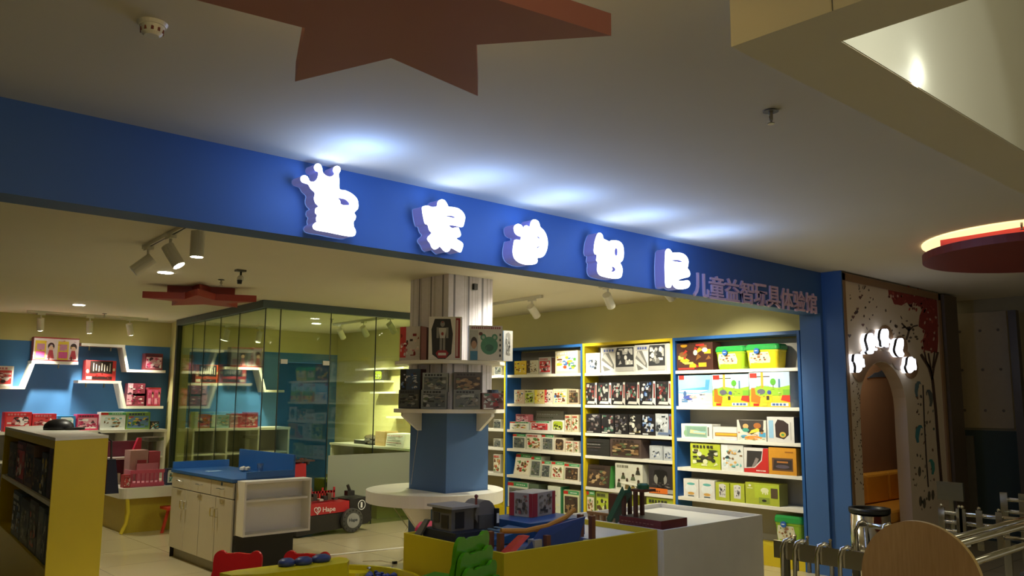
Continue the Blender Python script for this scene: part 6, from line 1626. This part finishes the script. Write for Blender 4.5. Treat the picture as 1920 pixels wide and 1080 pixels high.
# ================================================================== RIGHT: BIN, RACKS, WOODEN DISC
p = atY(1630, 952, 3.42)
tb = thing('steel_bin', (p.x, p.y, 0), 'round polished steel litter bin before the mural arch', 'litter bin')
rb = .165
b = MB(); b.lathe([(rb - .01, .02), (rb, .03), (rb, p.z - .04)], (p.x, p.y, 0), 40, 'chrome'); b.build('drum', tb, smooth=True)
b = MB(); b.lathe([(rb + .004, p.z - .039), (rb + .006, p.z - .02), (rb + .004, p.z), (rb - .03, p.z), (rb - .035, p.z - .03)], (p.x, p.y, 0), 40, 'black', closed=False); b.build('black_rim', tb, smooth=True)
b = MB(); b.lathe([(rb, 0), (rb, .0195)], (p.x, p.y, 0), 40, 'black'); b.build('base_ring', tb)

XD = 3.93
dc = atX(1724, 1091, XD); RD = .262
rk = thing('display_rack', (XD, dc.y, 0), 'chrome rack with a round beech end disc at the lower right', 'display rack')
b = MB(); b.lathe([(RD, 0), (RD, .0015)], (XD, dc.y, dc.z), 72, 'wood', axis='x'); b.build('disc_face', rk)
b = MB(); b.lathe([(RD, .0016), (RD, .03)], (XD, dc.y, dc.z), 72, 'woodedge', axis='x'); b.build('disc_edge', rk)
b = MB(); b.tube([(XD + .08, dc.y, .02), (XD + .08, dc.y, dc.z + .1)], .022, 12, 'chrome'); b.build('post', rk)
b = MB(); b.lathe([(.2, .0), (.2, .018)], (XD + .15, dc.y, 0), 36, 'steel'); b.build('foot_plate', rk)
for x, y in ((1770, 1015), (1795, 1021), (1818, 1057)):
    q = atX(x, y, XD + .031); b = MB(); b.tube([q, q + V((2.6, 0, 0))], .016, 12, 'chrome'); b.build('cross_rail', rk, smooth=True)
q = atX(1808, 1012, 4.2); b = MB(); b.box(q.x - .02, q.x + .02, q.y - .02, q.y + .02, q.z - .03, q.z + .01, 'white'); b.build('clip', rk)
b = MB(); q = atX(1770, 1015, 6.53); b.box(6.535, 6.56, q.y - .15, q.y + .03, .9, 1.03, 'steel'); b.box(6.535, 6.56, q.y - .08, q.y - .05, .0, .9, 'steel'); b.build('end_frame', rk)
# flat-bar rail with hanging hook strips
q0 = atX(1453, 1012, 3.97); q1 = atX(1628, 1037, 3.95)
fr_ = thing('hook_rail', (3.96, 2.1, 0), 'flat chrome rail with hanging hook strips left of the beech disc', 'rail')
b = MB(); b.hexa([V((3.955, q0.y, q0.z - .085)), V((3.955, q1.y, q0.z - .085)), V((3.975, q1.y, q0.z - .085)), V((3.975, q0.y, q0.z - .085)), V((3.955, q0.y, q0.z)), V((3.955, q1.y, q0.z)), V((3.975, q1.y, q0.z)), V((3.975, q0.y, q0.z))][::1], 'chrome'); b.build('flat_bar', fr_)
for x in (1480, 1503, 1545, 1588):
    yy = atX(x, 1020, 3.96).y; z = q0.z
    b = MB(); b.tube([(3.94, yy + .03, z - .36), (3.94, yy + .03, z - .03), (3.945, yy + .02, z + .004), (3.965, yy, z + .014), (3.985, yy - .015, z + .004), (3.99, yy - .02, z - .03), (3.99, yy - .02, z - .14)], .011, 8, 'chrome'); b.build('hook_strip', fr_, smooth=True)
    b = MB(); b.tube([(3.965, yy - .03, z + .001), (3.965, yy - .03, z + .03)], .006, 8, 'chrome'); b.ball((3.965, yy - .03, z + .034), .009, 'chrome', n=8); b.build('peg', fr_)
for yy in (q0.y - .05, q1.y + .08):
    b = MB(); b.box(3.978, 4.0, yy - .015, yy + .015, 0, q0.z - .02, 'steel'); b.build('post', fr_)
# short rail behind the disc top with two hooks
h0 = atX(1618, 984, 4.6); h1 = atX(1676, 988, 4.6)
hr = thing('hook_rail', (4.6, (h0.y + h1.y) / 2, 0), 'short chrome rail with two hooks before the steel bin', 'rail')
b = MB(); b.tube([V((4.6, h0.y + .02, h0.z)), V((4.6, h1.y - .05, h0.z))], .014, 10, 'chrome'); b.build('bar', hr, smooth=True)
for yy in (h0.y, (h0.y + h1.y) / 2 - .06):
    b = MB(); b.tube([(4.575, yy + .03, h0.z - .3), (4.575, yy + .03, h0.z - .03), (4.585, yy + .02, h0.z + .01), (4.6, yy, h0.z + .02), (4.62, yy - .01, h0.z + .006), (4.62, yy - .015, h0.z - .12)], .012, 8, 'chrome'); b.build('hook_strip', hr, smooth=True)
b = MB(); b.box(4.61, 4.63, h1.y - .07, h1.y - .04, 0, h0.z, 'steel'); b.build('post', hr)
# rear rack with pegs
r0 = atX(1765, 960, 5.0); r1 = atX(1885, 975, 5.0)
rr_ = thing('peg_rack', (5.0, (r0.y + r1.y) / 2, 0), 'chrome double-bar rack with upright pegs behind the beech disc', 'display rack')
for z in (r0.z, r0.z - .05, r0.z - .1):
    b = MB(); b.tube([V((5.0, r0.y, z)), V((5.0, r1.y - .25, z))], .011, 8, 'chrome'); b.build('bar', rr_, smooth=True)
for x in (1766, 1799, 1805, 1836, 1873):
    yy = atX(x, 960, 4.98).y
    b = MB(); b.box(4.972, 4.985, yy - .016, yy + .016, r0.z - .18, r0.z + .03, 'chrome'); b.ball((4.978, yy, r0.z + .04), .01, 'chrome', n=8); b.build('upright_strip', rr_)
for yy in (r0.y - .02, r1.y - .2):
    b = MB(); b.box(5.012, 5.03, yy - .015, yy + .015, .1405, r0.z, 'steel'); b.build('post', rr_)
t0 = atX(1883, 936, 5.6); t1 = atX(1925, 940, 5.6)
tr = thing('frame_stand', (5.6, t0.y, 0), 'small chrome frame stand behind the cross rails at far right', 'display rack')
for z in (t0.z, t0.z - .07):
    b = MB(); b.tube([V((5.6, t0.y, z)), V((5.6, t1.y - .25, z))], .011, 8, 'chrome'); b.build('bar', tr, smooth=True)
for yy in (t0.y, t1.y + .02, t1.y - .25):
    b = MB(); b.box(5.59, 5.61, yy - .02, yy + .02, .1405, t0.z + .04, 'chrome'); b.build('upright', tr)
# low grey plinth under the racks, brass bottle-like stand
b = MB(); b.box(4.4, 6.3, 1.2, 2.5, .0, .14, 'P', '77705c'); tag(b.build('rack_plinth', bevel=.005), 'low grey plinth on the floor under the chrome racks', 'plinth')
q = atD(1895, 1090, 3.6)
b = MB(); b.lathe([(.03, 0.142), (.03, q.z + .05), (.012, q.z + .1)], (q.x + .8, q.y + .1, 0), 16, 'brass'); MT['brass'] = surf('brass', 'c89a3a', .2, 1.0); b.v = [V((v.x - .8, v.y - .1, v.z - .142)) for v in b.v]
tag(b.build('brass_post', smooth=True), 'shiny brass post at the lower right corner', 'post')
# dark wares stored under the rails
for k, (x, y, h, c) in enumerate(((4.55, 1.42, .62, '2a1c18'), (4.95, 1.38, .58, '2c2a26'), (5.3, 1.5, .66, '6a6350'))):
    b = MB(); b.box(x - .14, x + .14, y - .12, y + .12, .141, .141 + h - .1, 'P', c)
    tag(b.build('storage_crate', bevel=.01), ('dark brown', 'charcoal', 'beige-grey')[k] + ' crate standing under the chrome cross rails', 'crate', 'crates under the racks')
# bolted board, pillar and frame far right
XW = 11.0
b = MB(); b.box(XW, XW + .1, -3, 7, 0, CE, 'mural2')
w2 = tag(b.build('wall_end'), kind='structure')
a = atX(1776, 590, XW - .05); c = atX(1902, 804, XW - .05)
b = MB(); b.box(XW - .05, XW - .003, c.y, a.y, c.z, min(a.z, CE - .03), 'P', '9a8a68')
for u in (.2, .55, .85):
    for v_ in (.15, .5, .84):
        q = V((XW - .051, a.y + (c.y - a.y) * u, c.z + (min(a.z, CE - .03) - c.z) * v_)); b.ball(q, (.006, .018, .018), 'P', '5a5040', 8)
tag(b.build('bolted_board'), 'pale board with bolt heads on the far right wall', 'board')
b = MB(); b.box(XW - .02, XW - .001, -3, 4.4, 0, c.z - .03, 'dark'); tag(b.build('wall_end_dado'), kind='structure')
a = atX(1806, 812, XW - .05); c2_ = atX(1824, 812, XW - .05)
b = MB(); b.box(XW - .05, XW - .021, c2_.y, a.y, 0, a.z - .03, 'P', '6a6458'); tag(b.build('grey_strip'), 'upright grey strip on the dark dado at far right', 'strip')
a = atX(1889, 582, XW - .3); c = atX(1904, 582, XW - .3)
b = MB(); b.box(XW - .3, XW - .2, c.y, a.y, 0, min(a.z, CE - .02), 'P', '4a4234'); tag(b.build('brown_post'), 'dark brown upright post beside the bolted board', 'post')
a = atX(1757, 553, 10.35); c = atX(1786, 553, 10.35)
b = MB(); b.box(10.03, 10.4, 3.72, 3.9, 0, CE - .02, 'P', '5a4c3a'); tag(b.build('trim_3'), kind='structure')

for o in list(bpy.data.objects):
    if '_o' in o: del o['_o']
